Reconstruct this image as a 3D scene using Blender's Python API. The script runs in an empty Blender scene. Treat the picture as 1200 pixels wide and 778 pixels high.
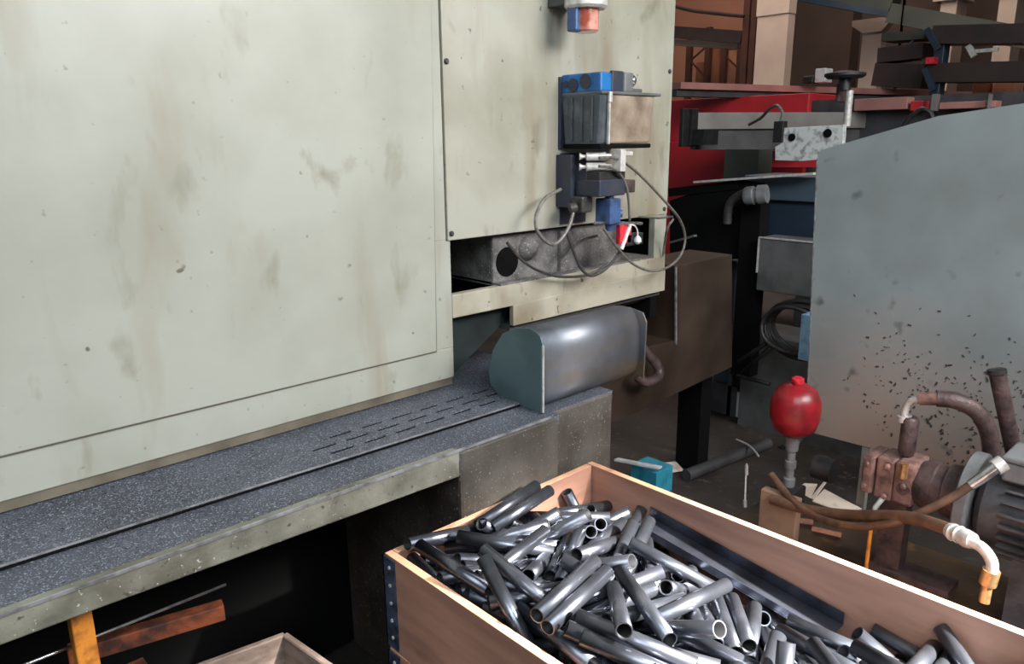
import bpy, bmesh, math, random
from mathutils import Vector, Matrix
S = bpy.context.scene
COL = S.collection
random.seed(7)
R = math.radians

# ------------------------------------------------------------------ camera
cam = bpy.data.cameras.new('camera'); co = bpy.data.objects.new('camera', cam); COL.objects.link(co)
rows = ((0.729538,0.177255,-0.660572,0.000),(-0.683866,0.174729,-0.708377,0.000),(-0.010143,0.968530,0.248690,1.750))
co.matrix_world = Matrix([rows[0], rows[1], rows[2], (0, 0, 0, 1)])
cam.sensor_width = 36; cam.lens = 26.4; cam.clip_start = 0.05; cam.clip_end = 200
S.camera = co
# ------------------------------------------------------------------ light
S.view_settings.view_transform = 'Standard'; S.view_settings.look = 'None'
S.view_settings.gamma = 1; S.view_settings.use_curve_mapping = False
S.view_settings.exposure = 0.0
W = bpy.data.worlds.new('sky'); S.world = W; W.use_nodes = True
W.node_tree.nodes['Background'].inputs[0].default_value = (0.80, 0.92, 1.0, 1)
W.node_tree.nodes['Background'].inputs[1].default_value = 0.18
def area(name, loc, target, size, sy, power, col):
    l = bpy.data.lights.new(name, 'AREA'); l.shape = 'RECTANGLE'; l.size = size; l.size_y = sy
    l.energy = power; l.color = col
    o = bpy.data.objects.new(name, l); COL.objects.link(o); o.location = loc
    o.rotation_euler = (Vector(target) - Vector(loc)).to_track_quat('-Z', 'Y').to_euler()
    return o
area('window_daylight', (3.4, -3.2, 4.4), (1.5, 1.6, 1.2), 2.4, 2.0, 290, (1.0, 0.97, 0.94))
area('skylight_daylight', (-2.2, -2.2, 5.2), (1.6, 1.6, 1.0), 4.0, 3.5, 300, (0.84, 0.93, 1.0))
area('near_fill_light', (1.8, -1.3, 2.9), (1.3, .55, .7), 0.9, 0.8, 85, (1.0, 0.97, 0.95))  # added fill close to the crate front; no window stands here
sl = bpy.data.lights.new('sunbeam','SPOT'); sl.energy = 42000; sl.spot_size = R(13); sl.spot_blend = 1.0; sl.shadow_soft_size = .12; sl.color = (1,.97,.92)
so = bpy.data.objects.new('sunbeam', sl); COL.objects.link(so); so.location = (3.2,-4.4,4.6)
so.rotation_euler = (Vector((1.46,.36,.68)) - so.location).to_track_quat('-Z','Y').to_euler()
area('far_hall_daylight', (9.0, 5.0, 7.5), (13.0, 6.0, 2.0), 5.0, 5.0, 520, (1.0, 0.90, 0.82))

# ------------------------------------------------------------------ materials
def lin(c):
    return tuple(((v/255.)/12.92 if v/255. <= .04045 else ((v/255.+.055)/1.055)**2.4) for v in c) + (1,)
def mat(name, c, c2=None, scale=6, lo=.4, hi=.65, rough=.6, metal=0, stretch=(1,1,1), bump=0, bscale=60,
        spots=None, streak=None, alpha=1, trans=0, rough2=None, coat=0, spec=.5, detail=5, low=None):
    m = bpy.data.materials.new(name); m.use_nodes = True
    nt = m.node_tree; N = nt.nodes; L = nt.links; b = N['Principled BSDF']
    b.inputs['Roughness'].default_value = rough; b.inputs['Metallic'].default_value = metal
    b.inputs['Base Color'].default_value = lin(c); b.inputs['Alpha'].default_value = alpha
    b.inputs['Transmission Weight'].default_value = trans; b.inputs['Coat Weight'].default_value = coat
    b.inputs['Specular IOR Level'].default_value = spec
    tc = N.new('ShaderNodeTexCoord')
    def noise(sc, st=(1,1,1), det=detail, dist=0, off=(0,0,0)):
        mp = N.new('ShaderNodeMapping'); mp.inputs['Scale'].default_value = st; mp.inputs['Location'].default_value = off
        n = N.new('ShaderNodeTexNoise'); n.inputs['Scale'].default_value = sc
        n.inputs['Detail'].default_value = det; n.inputs['Distortion'].default_value = dist
        L.new(tc.outputs['Object'], mp.inputs[0]); L.new(mp.outputs[0], n.inputs['Vector']); return n
    def ramp(n, lo, hi):
        r = N.new('ShaderNodeMapRange'); r.inputs['From Min'].default_value = lo; r.inputs['From Max'].default_value = hi
        r.clamp = True; L.new(n.outputs['Fac'], r.inputs['Value']); return r.outputs['Result']
    cur = None
    def mix(fac, col, cur):
        x = N.new('ShaderNodeMix'); x.data_type = 'RGBA'
        L.new(fac, x.inputs['Factor'])
        if cur is None: x.inputs['A'].default_value = lin(c)
        else: L.new(cur, x.inputs['A'])
        x.inputs['B'].default_value = lin(col); return x.outputs['Result']
    if c2 is not None:
        n = noise(scale, stretch); f = ramp(n, lo, hi); cur = mix(f, c2, cur)
        if rough2 is not None:
            rr = N.new('ShaderNodeMapRange'); L.new(f, rr.inputs['Value'])
            rr.inputs['To Min'].default_value = rough; rr.inputs['To Max'].default_value = rough2
            L.new(rr.outputs['Result'], b.inputs['Roughness'])
    for st in (streak or []):
        col, sc, stv, a, z = st
        n = noise(sc, stv, 4, .3, (3.1, 1.7, 5.3)); cur = mix(ramp(n, a, z), col, cur)
    if low:     # warm tint blended in towards the lower part of the sheet
        sx = N.new('ShaderNodeSeparateXYZ'); L.new(tc.outputs['Object'], sx.inputs[0])
        ad = N.new('ShaderNodeMath'); ad.operation = 'MULTIPLY_ADD'; n = noise(2.2); L.new(n.outputs['Fac'], ad.inputs[0]); ad.inputs[1].default_value = .8; L.new(sx.outputs['Z'], ad.inputs[2])
        mr = N.new('ShaderNodeMapRange'); L.new(ad.outputs[0], mr.inputs['Value']); mr.inputs['From Min'].default_value = low[1]+.4; mr.inputs['From Max'].default_value = low[2]+.4
        cur = mix(mr.outputs['Result'], low[0], cur)
    for sp in (spots or []):
        col, sc, a, z = sp
        n = noise(sc, (1,1,1), 2, 0, (7.7, 2.2, 9.1)); cur = mix(ramp(n, a, z), col, cur)
    if cur is not None: L.new(cur, b.inputs['Base Color'])
    if bump:
        n = noise(bscale, (1,1,1), 4); bp = N.new('ShaderNodeBump'); bp.inputs['Strength'].default_value = bump
        bp.inputs['Distance'].default_value = .01
        L.new(n.outputs['Fac'], bp.inputs['Height']); L.new(bp.outputs[0], b.inputs['Normal'])
    return m
M = {}
M['paint'] = mat('cream enclosure paint', (160,162,152), (140,142,130), 2.2, .42, .7, .42, bump=.05, bscale=14,
    streak=[((134,126,106), 3.5, (1.6,1,.35), .57, .82), ((128,128,112), 9, (1,1,.45), .60, .74)],
    spots=[((120,118,102), 34, .70, .78), ((95,90,76), 16, .745, .77)])
M['paint_door'] = mat('grimy cream door paint', (160,160,148), (136,134,118), 3, .42, .7, .42, bump=.05, bscale=14,
    streak=[((124,112,92), 4, (1.6,1,.3), .50, .78), ((112,108,94), 8, (1,1,.5), .60, .74)], spots=[((96,92,78), 30, .69, .76)])
M['paint_dirty'] = mat('stained cream paint', (168,164,148), (128,118,100), 4, .42, .72, .5, bump=.06, bscale=20,
    streak=[((120,100,78), 5, (1.2,1,.4), .56, .8), ((105,104,92), 12, (1,1,.5), .6, .75)], spots=[((80,74,62), 30, .68, .76)])
M['paint_low'] = mat('grimy skirt paint', (108,102,88), (76,68,58), 8, .4, .7, .6)
M['groove'] = mat('dark joint', (92,88,76), None, rough=.9)
M['bed'] = mat('chip speckled oily steel', (84,88,98), (58,62,70), 5, .35, .7, .5, metal=.1, bump=.5, bscale=300,
    spots=[((160,168,180), 270, .56, .68), ((24,26,30), 120, .62, .70)], detail=6)
M['apron'] = mat('worn grey green casting', (128,128,116), (80,78,68), 9, .38, .7, .6, bump=.3, bscale=45,
    streak=[((72,64,52), 4, (1,1,1), .56, .75)], spots=[((60,58,52), 60, .64, .72), ((176,176,168), 120, .68, .74)])
M['base'] = mat('oily machine base', (84,80,74), (48,42,36), 5, .36, .68, .6, bump=.3, bscale=50,
    streak=[((66,48,32), 4, (1.4,1,.4), .52, .75)], spots=[((140,138,132), 150, .66, .74)])
M['edge'] = mat('worn bright edge', (160,162,166), (104,104,104), 30, .4, .7, .4, metal=.5)
M['black'] = mat('flat black parts and painted shade', (14,14,14), None, rough=.9, spec=.1)  # flat black for dark parts; also painted shade inside enclosure and under bed
M['rubber'] = mat('black rubber', (26,26,28), (40,38,38), 20, rough=.5)
M['dusty'] = mat('dusty grey casting', (118,116,114), (72,70,68), 14, .35, .68, .8, bump=.5, bscale=70, spots=[((166,164,160), 130, .62, .72)])
M['galv'] = mat('galvanised sheet', (126,130,138), (86,90,96), 5, .4, .68, .46, metal=.7, rough2=.58, streak=[((132,110,76), 3, (.4,1.2,2.6), .50, .78)], bump=.04, bscale=30)
M['galv_teal'] = mat('blue grey sheet', (84,106,110), (62,80,84), 5, .4, .7, .45, metal=.3)
M['teal_dark'] = mat('dark teal sheet', (44,54,54), (24,28,28), 5, .4, .7, .5, metal=.2)
M['blue'] = mat('blue plastic', (30,104,168), (20,70,120), 20, .45, .7, .4)
M['blue_dull'] = mat('dull blue paint', (58,84,128), (34,48,70), 30, .42, .7, .45)
M['navy'] = mat('dark navy block', (38,46,62), (56,54,60), 20, .45, .7, .5)
M['tank_shade'] = mat('shaded reservoir plastic', (62,68,74), (92,98,102), 16, .45, .75, .25)
M['tank'] = mat('oil stained clear plastic', (160,148,132), (104,86,74), 9, .38, .68, .2, coat=.4)
M['oil'] = mat('oily amber bowl', (206,150,134), (150,74,58), 20, .4, .65, .15, coat=.6)
M['chrome'] = mat('bright metal', (196,198,200), (140,140,142), 40, .45, .75, .25, metal=.9)
M['alu'] = mat('pale aluminium', (206,204,200), (160,156,150), 40, .45, .75, .4, metal=.3)
M['hose'] = mat('grey plastic hose', (108,106,100), (74,72,68), 60, .45, .7, .4)
M['hose_dark'] = mat('dark plastic hose', (58,56,54), (38,36,36), 60, .45, .7, .45)
M['redtag'] = mat('red connector', (206,44,62), (150,26,40), 60, .5, .7, .4)
M['wood'] = mat('crate timber', (172,128,108), (130,94,80), 3, .38, .68, .6, stretch=(.6,.6,5), bump=.15, bscale=30, streak=[((132,90,70), 2.5, (1,1,3), .58, .75)])
M['wood_top'] = mat('pale board top', (226,176,140), (176,126,96), 9, .42, .7, .6, bump=.2, bscale=50)
M['flake'] = mat('dark flaking speck', (74,66,64), (48,44,44), 40, .45, .6, .8)
M['wood_old'] = mat('grey weathered wood', (142,124,112), (96,80,72), 8, .4, .7, .7, stretch=(1,1,4), bump=.3, bscale=40)
M['hinge'] = mat('blue grey hinge steel', (82,98,124), (46,52,62), 25, .45, .65, .4, metal=.5)
M['steel'] = mat('drawn steel tube', (116,120,130), (62,64,70), 8, .40, .70, .26, metal=.88, rough2=.40)
M['steel_in'] = mat('tube bore', (30,30,32), None, rough=.6, metal=.5)
M['steel_long'] = mat('mill finish steel', (92,96,108), (54,56,62), 10, .4, .7, .32, metal=.85)
M['guard'] = mat('grey guard sheet', (132,144,146), (116,122,122), 2.2, .4, .7, .5, metal=.12, bump=.03, bscale=20,
    low=((150,128,114), 1.15, .45), spots=[((78,84,84), 12, .66, .8)])
M['red'] = mat('red accumulator paint', (140,26,34), (84,18,24), 12, .45, .72, .32)
M['redmachine'] = mat('red machine paint', (196,44,52), (160,34,42), 2, .4, .7, .45)
M['pump'] = mat('oily cast iron', (92,74,72), (50,42,42), 18, .4, .68, .5, metal=.2, bump=.4, bscale=60)
M['pump_pink'] = mat('pinkish cast flange', (136,104,96), (82,62,58), 24, .42, .68, .45, bump=.3, bscale=60)
M['motor'] = mat('dark grey motor paint', (72,72,76), (46,44,46), 14, .4, .7, .5, bump=.2, bscale=50)
M['motor_lid'] = mat('worn grey motor lid', (112,114,116), (80,80,82), 14, .4, .7, .5)
M['brownhose'] = mat('oily brown hose', (112,84,66), (74,54,44), 20, .42, .7, .35)
M['brass'] = mat('brass fitting', (206,170,120), (140,104,66), 40, .45, .7, .3, metal=.7)
M['oily'] = mat('oil soaked plate', (78,60,42), (42,32,24), 5, .38, .66, .35, bump=.2, bscale=20, spots=[((110,84,60), 18, .6, .75)])
M['card'] = mat('cardboard', (140,114,94), (110,86,70), 8, .45, .7, .8)
M['paper'] = mat('dirty white paper', (214,202,188), (170,152,136), 14, .5, .7, .8)
M['stick'] = mat('raw wood offcut', (206,150,120), (160,110,86), 20, .45, .7, .7)
M['turq'] = mat('turquoise print', (46,136,158), (34,108,132), 20, .5, .7, .5)
M['offwhite'] = mat('off white plastic', (200,204,204), (150,152,150), 20, .5, .75, .5)
M['orange'] = mat('chipped orange paint', (214,136,50), (138,76,34), 24, .48, .66, .55, bump=.2, bscale=60)
M['rust'] = mat('rusty orange steel', (130,66,36), (58,34,26), 18, .38, .62, .7, bump=.3, bscale=70)
M['floor'] = mat('oily concrete floor', (66,60,56), (38,34,32), 2.2, .36, .68, .55, bump=.15, bscale=20, spots=[((84,78,74), 26, .6, .75)])
M['brownsheet'] = mat('brown oily sheet', (72,60,50), (42,32,26), 3, .38, .7, .4, metal=.2, streak=[((50,34,26), 4, (1.5,1,.4), .52, .8)])
M['darkgrey'] = mat('dark grey steel', (70,70,72), (48,46,48), 6, .4, .7, .5)
M['midgrey'] = mat('grey beam paint', (126,124,120), (102,96,92), 4, .4, .7, .5)
M['bluegrey'] = mat('blue grey machine paint', (62,76,88), (44,54,64), 4, .4, .7, .5)
M['greybox'] = mat('dusty box grey', (96,98,98), (72,72,72), 8, .4, .7, .6)
M['lightblue'] = mat('light blue strip', (140,184,214), (110,150,186), 30, .5, .7, .5)
M['whiteblk'] = mat('white painted bracket', (206,208,206), (140,142,140), 26, .48, .66, .5)
M['wall'] = mat('hall wall', (76,58,49), (60,45,38), .7, .4, .7, .9)
M['peach'] = mat('peach wall panel', (184,124,98), (164,108,84), .8, .4, .7, .85)
M['concrete'] = mat('pale concrete pillar', (186,164,148), (166,144,130), 1.2, .4, .7, .85)
M['girder'] = mat('green black girder', (54,58,50), (40,42,38), 2, .4, .7, .7)
M['rail'] = mat('pinkish steel rail', (170,120,112), (140,96,90), 3, .4, .7, .5)
M['rackbrown'] = mat('rack steel', (84,46,34), (64,34,26), 3, .4, .7, .7)
M['carton'] = mat('brown carton', (146,88,58), (120,70,46), 3, .4, .7, .85)
M['carton2'] = mat('pale carton', (182,124,94), (160,104,78), 3, .4, .7, .85)
M['navyrack'] = mat('navy cantilever steel', (34,50,66), (24,34,44), 4, .4, .7, .5)
M['darkbrown'] = mat('dark long stock', (52,38,34), (36,28,26), 4, .4, .7, .6)

# ------------------------------------------------------------------ builders
class MB:
    def __init__(s): s.bm = bmesh.new(); s.mi = 0
    def _m(s, fs):
        for f in fs: f.material_index = s.mi
    def box(s, a, b, bev=0):
        x0,x1 = sorted((a[0],b[0])); y0,y1 = sorted((a[1],b[1])); z0,z1 = sorted((a[2],b[2]))
        v = [s.bm.verts.new((x,y,z)) for x in (x0,x1) for y in (y0,y1) for z in (z0,z1)]
        fs = [s.bm.faces.new([v[i] for i in q]) for q in ((0,1,3,2),(4,6,7,5),(0,4,5,1),(2,3,7,6),(0,2,6,4),(1,5,7,3))]
        s._m(fs)
        if bev:
            es = list({e for f in fs for e in f.edges})
            r = bmesh.ops.bevel(s.bm, geom=es, offset=bev, segments=2, affect='EDGES', profile=.5); s._m(r['faces'])
        return s
    def obox(s, c, ux, uy, uz, bev=0):     # oriented box: centre and three half-extent vectors
        c,ux,uy,uz = map(Vector, (c,ux,uy,uz))
        v = [s.bm.verts.new(c + i*ux + j*uy + k*uz) for i in (-1,1) for j in (-1,1) for k in (-1,1)]
        fs = [s.bm.faces.new([v[i] for i in q]) for q in ((0,1,3,2),(4,6,7,5),(0,4,5,1),(2,3,7,6),(0,2,6,4),(1,5,7,3))]
        s._m(fs)
        if bev:
            r = bmesh.ops.bevel(s.bm, geom=list({e for f in fs for e in f.edges}), offset=bev, segments=1, affect='EDGES'); s._m(r['faces'])
        return s
    def bar(s, p, q, w, h, up=(0,0,1), bev=0):
        p,q = Vector(p),Vector(q); d = q-p; u = Vector(up); sd = d.cross(u).normalized(); u = sd.cross(d).normalized()
        return s.obox((p+q)/2, d/2, sd*w/2, u*h/2, bev)
    def prism(s, pts, off):
        off = Vector(off); a = [s.bm.verts.new(p) for p in pts]; b = [s.bm.verts.new(Vector(p)+off) for p in pts]
        n = len(pts); fs = [s.bm.faces.new(a), s.bm.faces.new(b[::-1])]
        fs += [s.bm.faces.new((a[i], b[i], b[(i+1)%n], a[(i+1)%n])) for i in range(n)]
        s._m(fs); return s
    def tube(s, pts, r, seg=10, cap=True):
        pts = [Vector(p) for p in pts]; n = len(pts)
        rs = r if isinstance(r, (list,tuple)) else [r]*n
        t0 = (pts[1]-pts[0]).normalized(); u = t0.orthogonal().normalized(); rings = []
        for i,p in enumerate(pts):
            t = (pts[min(i+1,n-1)]-pts[max(i-1,0)])
            if t.length < 1e-7: t = t0
            t.normalize(); u = (u - t*u.dot(t))
            if u.length < 1e-6: u = t.orthogonal()
            u.normalize(); w = t.cross(u)
            rings.append([s.bm.verts.new(p + (u*math.cos(2*math.pi*k/seg)+w*math.sin(2*math.pi*k/seg))*rs[i]) for k in range(seg)])
        fs = []
        for a,b in zip(rings, rings[1:]):
            for k in range(seg):
                f = s.bm.faces.new((a[k],a[(k+1)%seg],b[(k+1)%seg],b[k])); f.smooth = True; fs.append(f)
        if cap: fs.append(s.bm.faces.new(rings[0][::-1])); fs.append(s.bm.faces.new(rings[-1]))
        s._m(fs); return s
    def lathe(s, prof, org, axis, seg=24):     # prof: (radius, height along axis)
        o = Vector(org); t = Vector(axis).normalized(); u = t.orthogonal().normalized(); w = t.cross(u); rings = []
        for r,h in prof:
            rings.append([s.bm.verts.new(o+t*h+(u*math.cos(2*math.pi*k/seg)+w*math.sin(2*math.pi*k/seg))*max(r,1e-4)) for k in range(seg)])
        fs = []
        for a,b in zip(rings, rings[1:]):
            for k in range(seg):
                f = s.bm.faces.new((a[k],a[(k+1)%seg],b[(k+1)%seg],b[k])); f.smooth = True; fs.append(f)
        fs.append(s.bm.faces.new(rings[0][::-1])); fs.append(s.bm.faces.new(rings[-1])); s._m(fs); return s
    def cyl(s, p, q, r, seg=20):
        p,q = Vector(p),Vector(q); return s.lathe([(r,0),(r,(q-p).length)], p, q-p, seg)
    def build(s, name, m, parent=None, origin=None, bevel=0, smooth=False):
        base = Vector(origin) if origin else (parent_world(parent) if parent else Vector((0,0,0)))
        bmesh.ops.translate(s.bm, verts=s.bm.verts, vec=-base)
        bmesh.ops.recalc_face_normals(s.bm, faces=s.bm.faces)
        for e in s.bm.edges:
            if len(e.link_faces) == 2 and e.calc_face_angle(0) > .75: e.smooth = False
        me = bpy.data.meshes.new(name); s.bm.to_mesh(me); s.bm.free()
        for mm in (m if isinstance(m,(list,tuple)) else [m]): me.materials.append(M[mm])
        o = bpy.data.objects.new(name, me); COL.objects.link(o)
        if parent: o.parent = parent; o.location = base - parent_world(parent)
        else: o.location = base
        if bevel:
            b = o.modifiers.new('bevel','BEVEL'); b.width = bevel; b.segments = 2; b.limit_method = 'ANGLE'
        for p in me.polygons:
            if smooth: p.use_smooth = True
        return o
def parent_world(o):
    v = Vector((0,0,0))
    while o: v += o.location; o = o.parent
    return v
def smooth_path(pts, n=8):
    P = [Vector(p) for p in pts]; P = [2*P[0]-P[1]] + P + [2*P[-1]-P[-2]]; out = []
    for i in range(1, len(P)-2):
        for k in range(n):
            t = k/n; a,b,c,d = P[i-1:i+3]
            out.append(.5*((2*b)+(c-a)*t+(2*a-5*b+4*c-d)*t*t+(3*b-a-3*c+d)*t**3))
    out.append(P[-2]); return out
def tag(o, label=None, cat=None, group=None, kind=None):
    if label: o['label'] = label
    if cat: o['category'] = cat
    if group: o['group'] = group
    if kind: o['kind'] = kind
    return o
def thing(name, loc, label, cat, group=None):
    o = bpy.data.objects.new(name, None); COL.objects.link(o); o.location = loc; o.empty_display_size = .05
    return tag(o, label, cat, group)
def box1(name, a, b, m, parent=None, bev=0): return MB().box(a, b, bev).build(name, m, parent)

# ------------------------------------------------------------------ setting
tag(MB().box((-12,-14,-.1),(24,26,0)).build('floor','floor'), kind='structure')
wb = tag(MB().box((16,-14,0),(16.3,26,9)).build('wall_back','wall'), kind='structure')
tag(MB().box((-12,-14,9),(24,26,9.2)).build('ceiling','wall'), kind='structure')
tag(MB().box((15.8,8.9,0),(16,14.5,9)).build('trim_1','peach'), kind='structure')

# ------------------------------------------------------------------ machine enclosure
ENC = thing('machine_enclosure', (1.0,1.9,.99), 'large cream painted machine enclosure with flat stained sheet panels above the steel bed', 'machine')
X0,X1,YF,ZT = -1.3,2.65,1.88,3.0
b = MB(); b.prism([(X0,YF+.03,1.5),(X1-.01,YF+.03,1.5),(X1-.01,YF+.03,ZT),(X0,YF+.03,ZT)], (0,1.3,0))
b.box((X0,YF+.03,1.0),(1.44,3.2,1.5)); b.build('body','paint',ENC)
box1('inner_back', (1.44,2.28,.99),(X1-.01,3.2,1.5),'black',ENC)  # flat black paints in the shade behind the openings
b = MB(); b.box((X0,YF,.985),(1.488,YF+.03,1.088)); b.build('bottom_rail','paint',ENC,bevel=.003)
b = MB(); b.box((X0,YF+.006,.9585),(1.484,YF+.02,.985)); b.build('skirt','paint_low',ENC)
b = MB(); b.box((1.38,YF,1.088),(1.488,YF+.03,1.442)); b.box((1.38,YF,1.442),(1.4715,YF+.03,ZT)); b.build('stile','paint',ENC,bevel=.002)
b = MB(); b.prism([(X0,YF-.006,1.095),(1.414,YF-.006,1.089),(1.446,YF-.006,2.3),(1.460,YF-.006,ZT),(X0,YF-.006,ZT)], (0,.006,0)); b.build('side_panel','paint',ENC,bevel=.002)
b = MB(); b.bar((1.4158,YF-.001,1.086),(1.4618,YF-.001,ZT),.003,.004,up=(0,1,0)); b.bar((X0,YF-.001,1.092),(1.417,YF-.001,1.0865),.004,.0035,up=(0,1,0)); b.build('joint','groove',ENC)
b = MB(); b.box((1.4715,YF-.002,1.44),(1.4745,YF+.01,ZT)); b.build('joint','groove',ENC)
DR = MB().box((1.474,YF-.008,1.44),(2.632,YF+.028,ZT)).build('door_panel','paint_door',ENC,bevel=.003)
for p in ((1.487,YF-.008,1.978),(1.487,YF-.008,1.462),(2.618,YF-.008,2.005),(2.618,YF-.008,1.462)):
    MB().lathe([(.009,0),(.009,.004),(.005,.008)], p, (0,-1,0), 8).build('bolt','darkgrey',DR)
b = MB(); b.box((2.636,YF-.002,1.44),(X1,YF+.3,ZT)); b.box((2.57,YF,1.185),(X1,YF+.03,1.44)); b.build('end_post','paint',ENC,bevel=.002)
b = MB(); b.box((1.488,YF-.002,1.184),(X1,YF+.03,1.262)); b.build('crossbeam','paint_dirty',ENC,bevel=.003)
b = MB(); b.prism([(1.755,YF-.006,1.112),(X1,YF-.006,1.112),(X1,YF-.006,1.200),(1.755,YF-.006,1.186)], (0,.02,0)); b.build('lower_plate','paint_dirty',ENC,bevel=.002)
b = MB(); b.prism([(2.2,YF,1.11),(2.62,YF,1.11),(2.60,YF+.1,1.05),(2.25,YF+.1,1.05)], (0,.02,0)); b.box((1.76,YF+.02,1.09),(X1,2.28,1.11)); b.build('lower_lip','darkgrey',ENC)
# casting seen through the slot
b = MB(); b.box((1.70,YF+.035,1.255),(2.40,2.2,1.43),.008); b.box((2.02,YF+.015,1.262),(2.09,YF+.05,1.42),.005); CA = b.build('casting','dusty',ENC)
MB().lathe([(.052,0),(.052,.006),(.04,.006)], (1.765,YF+.038,1.335), (0,-1,0), 20).build('bore','black',CA)
MB().lathe([(.045,0),(.043,.012),(.03,.03),(.012,.038)], (1.865,YF+.04,1.372), (0,-1,0), 20).build('boss','dusty',CA)
box1('chip_shelf', (1.70,YF-.002,1.262),(2.57,2.25,1.27),'dusty',ENC)
# lower-left opening: oblique guide sheet
b = MB(); b.prism([(1.49,YF+.06,1.18),(1.78,YF+.06,1.18),(1.78,YF+.06,1.12),(1.52,YF+.06,.965),(1.49,YF+.06,.965)], (0,.004,0)); b.build('guide_sheet','teal_dark',ENC)
box1('end_flange', (2.60,YF+.031,.99),(X1-.005,2.3,1.45),'black',ENC)

# ------------------------------------------------------------------ machine bed
BED = thing('machine_bed', (.5,1.8,0), 'long speckled steel machine bed covered in metal chips under the cream enclosure', 'machine bed')
b = MB(); b.prism([(-1.3,1.48,.942),(1.56,1.468,.942),(1.56,1.500,.942),(1.85,1.500,.942),(1.85,2.3,.942),(-1.3,2.3,.942)], (0,0,-.03)); b.build('bed_top','bed',BED)
b = MB(); b.prism([(-1.3,1.476,.944),(1.17,1.466,.944),(1.17,1.466,.868),(.3,1.470,.885),(-1.3,1.476,.90)], (0,.03,0)); b.build('apron','apron',BED,bevel=.004)
b = MB(); b.prism([(1.17,1.466,.0),(1.56,1.466,.0),(1.56,1.497,.0),(1.85,1.497,.0),(1.85,2.3,.0),(1.17,2.3,.0)],(0,0,.94)); b.build('pedestal','base',BED,bevel=.01)
b = MB(); b.bar((-1.3,1.474,.945),(1.52,1.464,.945),.006,.006); b.build('front_edge','edge',BED)
b = MB(); b.box((-1.3,2.1,.02),(1.17,2.3,.91)); b.build('rear_wall','black',BED)  # added black back wall, painting in the deep shade under the bed
# slotted plate (real slots: bars with bridges)
b = MB(); z0,z1 = .950,.954; yr = 1.625
def yl(x): return 1.640 - .035*(x-.16)/1.2
rows = [(1.672,.90),(1.722,.874),(1.772,.954)]; hw = .0075
ys = [yr-.005]
b.prism([(-1.3,yl(-1.3),z0),(.86,yl(.86),z0),(.86,1.93,z0),(-1.3,1.93,z0)], (0,0,z1-z0))
edges = [1.618] + [v for y,_ in rows for v in (y-hw,y+hw)] + [1.93]
for i in range(0,len(edges),2):
    ya,yb = edges[i],edges[i+1]
    if i == 0: b.prism([(.86,yl(.86),z0),(1.62,yl(1.62),z0),(1.62,yb,z0),(.86,yb,z0)], (0,0,z1-z0))
    else: b.box((.86,ya,z0),(1.62,yb,z1))
for y,xs in rows:
    x = xs; prev = .86
    while x < 1.55:
        b.box((prev,y-hw,z0),(x,y+hw,z1)); prev = x+.072; x += .103
    b.box((prev,y-hw,z0),(1.62,y+hw,z1))
b.build('slotted_plate','bed',BED)
b = MB(); b.bar((-1.3,yl(-1.3)+.002,.947),(1.55,yl(1.55)+.002,.947),.003,.008); b.build('plate_lip','black',BED)
b = MB(); b.bar((-1.3,yl(-1.3),.9535),(1.50,yl(1.5),.9535),.004,.003); b.build('plate_edge','edge',BED)
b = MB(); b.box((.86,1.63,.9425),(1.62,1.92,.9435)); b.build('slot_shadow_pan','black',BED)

# ------------------------------------------------------------------ chute cover
CH = thing('chute_cover', (1.75,1.6,.945), 'curved bare metal chute cover with flat blue grey end plate sitting on the machine bed', 'chute')
def prof(x, g=0):
    pts = []
    ctrl = [(1.504-g,.950-g),(1.504-g,1.155),(1.512,1.178+g),(1.530,1.190+g),(1.56,1.197+g),(1.62,1.188+g),(1.68,1.158+g),(1.722+g,1.10),(1.742+g,1.03),(1.738+g,.985),(1.70,.955-g),(1.64,.944-g)]
    return [(x,y,z) for y,z in ctrl]
b = MB(); b.prism(prof(1.524,.004), (.006,0,0)); b.build('end_plate','galv_teal',CH,bevel=.0015)
b = MB()
def shell(x):
    c = [(1.560,.940),(1.520,.975),(1.508,1.03),(1.508,1.09),(1.512,1.14),(1.528,1.172),(1.556,1.190),(1.62,1.186),(1.68,1.152),(1.720,1.09),(1.736,1.02)]
    P = [Vector((x,y,z)) for y,z in c]; return smooth_path(P,3)
a = shell(1.53); c = shell(2.0); va = [b.bm.verts.new(p) for p in a]; vc = [b.bm.verts.new(p) for p in c]
for i in range(len(va)-1):
    f = b.bm.faces.new((va[i],va[i+1],vc[i+1],vc[i])); f.smooth = True
o = b.build('cover_shell','galv',CH); sm = o.modifiers.new('thickness','SOLIDIFY'); sm.thickness = .004; sm.offset = -1
b = MB(); b.prism([(2.0,1.488,.95),(2.0,1.484,1.15),(2.0,1.50,1.18),(2.0,1.56,1.19),(2.0,1.56,1.17),(2.0,1.53,1.14),(2.0,1.52,1.0),(2.0,1.52,.96)], (.006,0,0)); b.build('end_flange','galv',CH)
b = MB(); b.bar((1.5222,1.499,.95),(1.5222,1.499,1.16),.004,.006,up=(0,1,0)); b.build('bright_edge','alu',CH)

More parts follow.
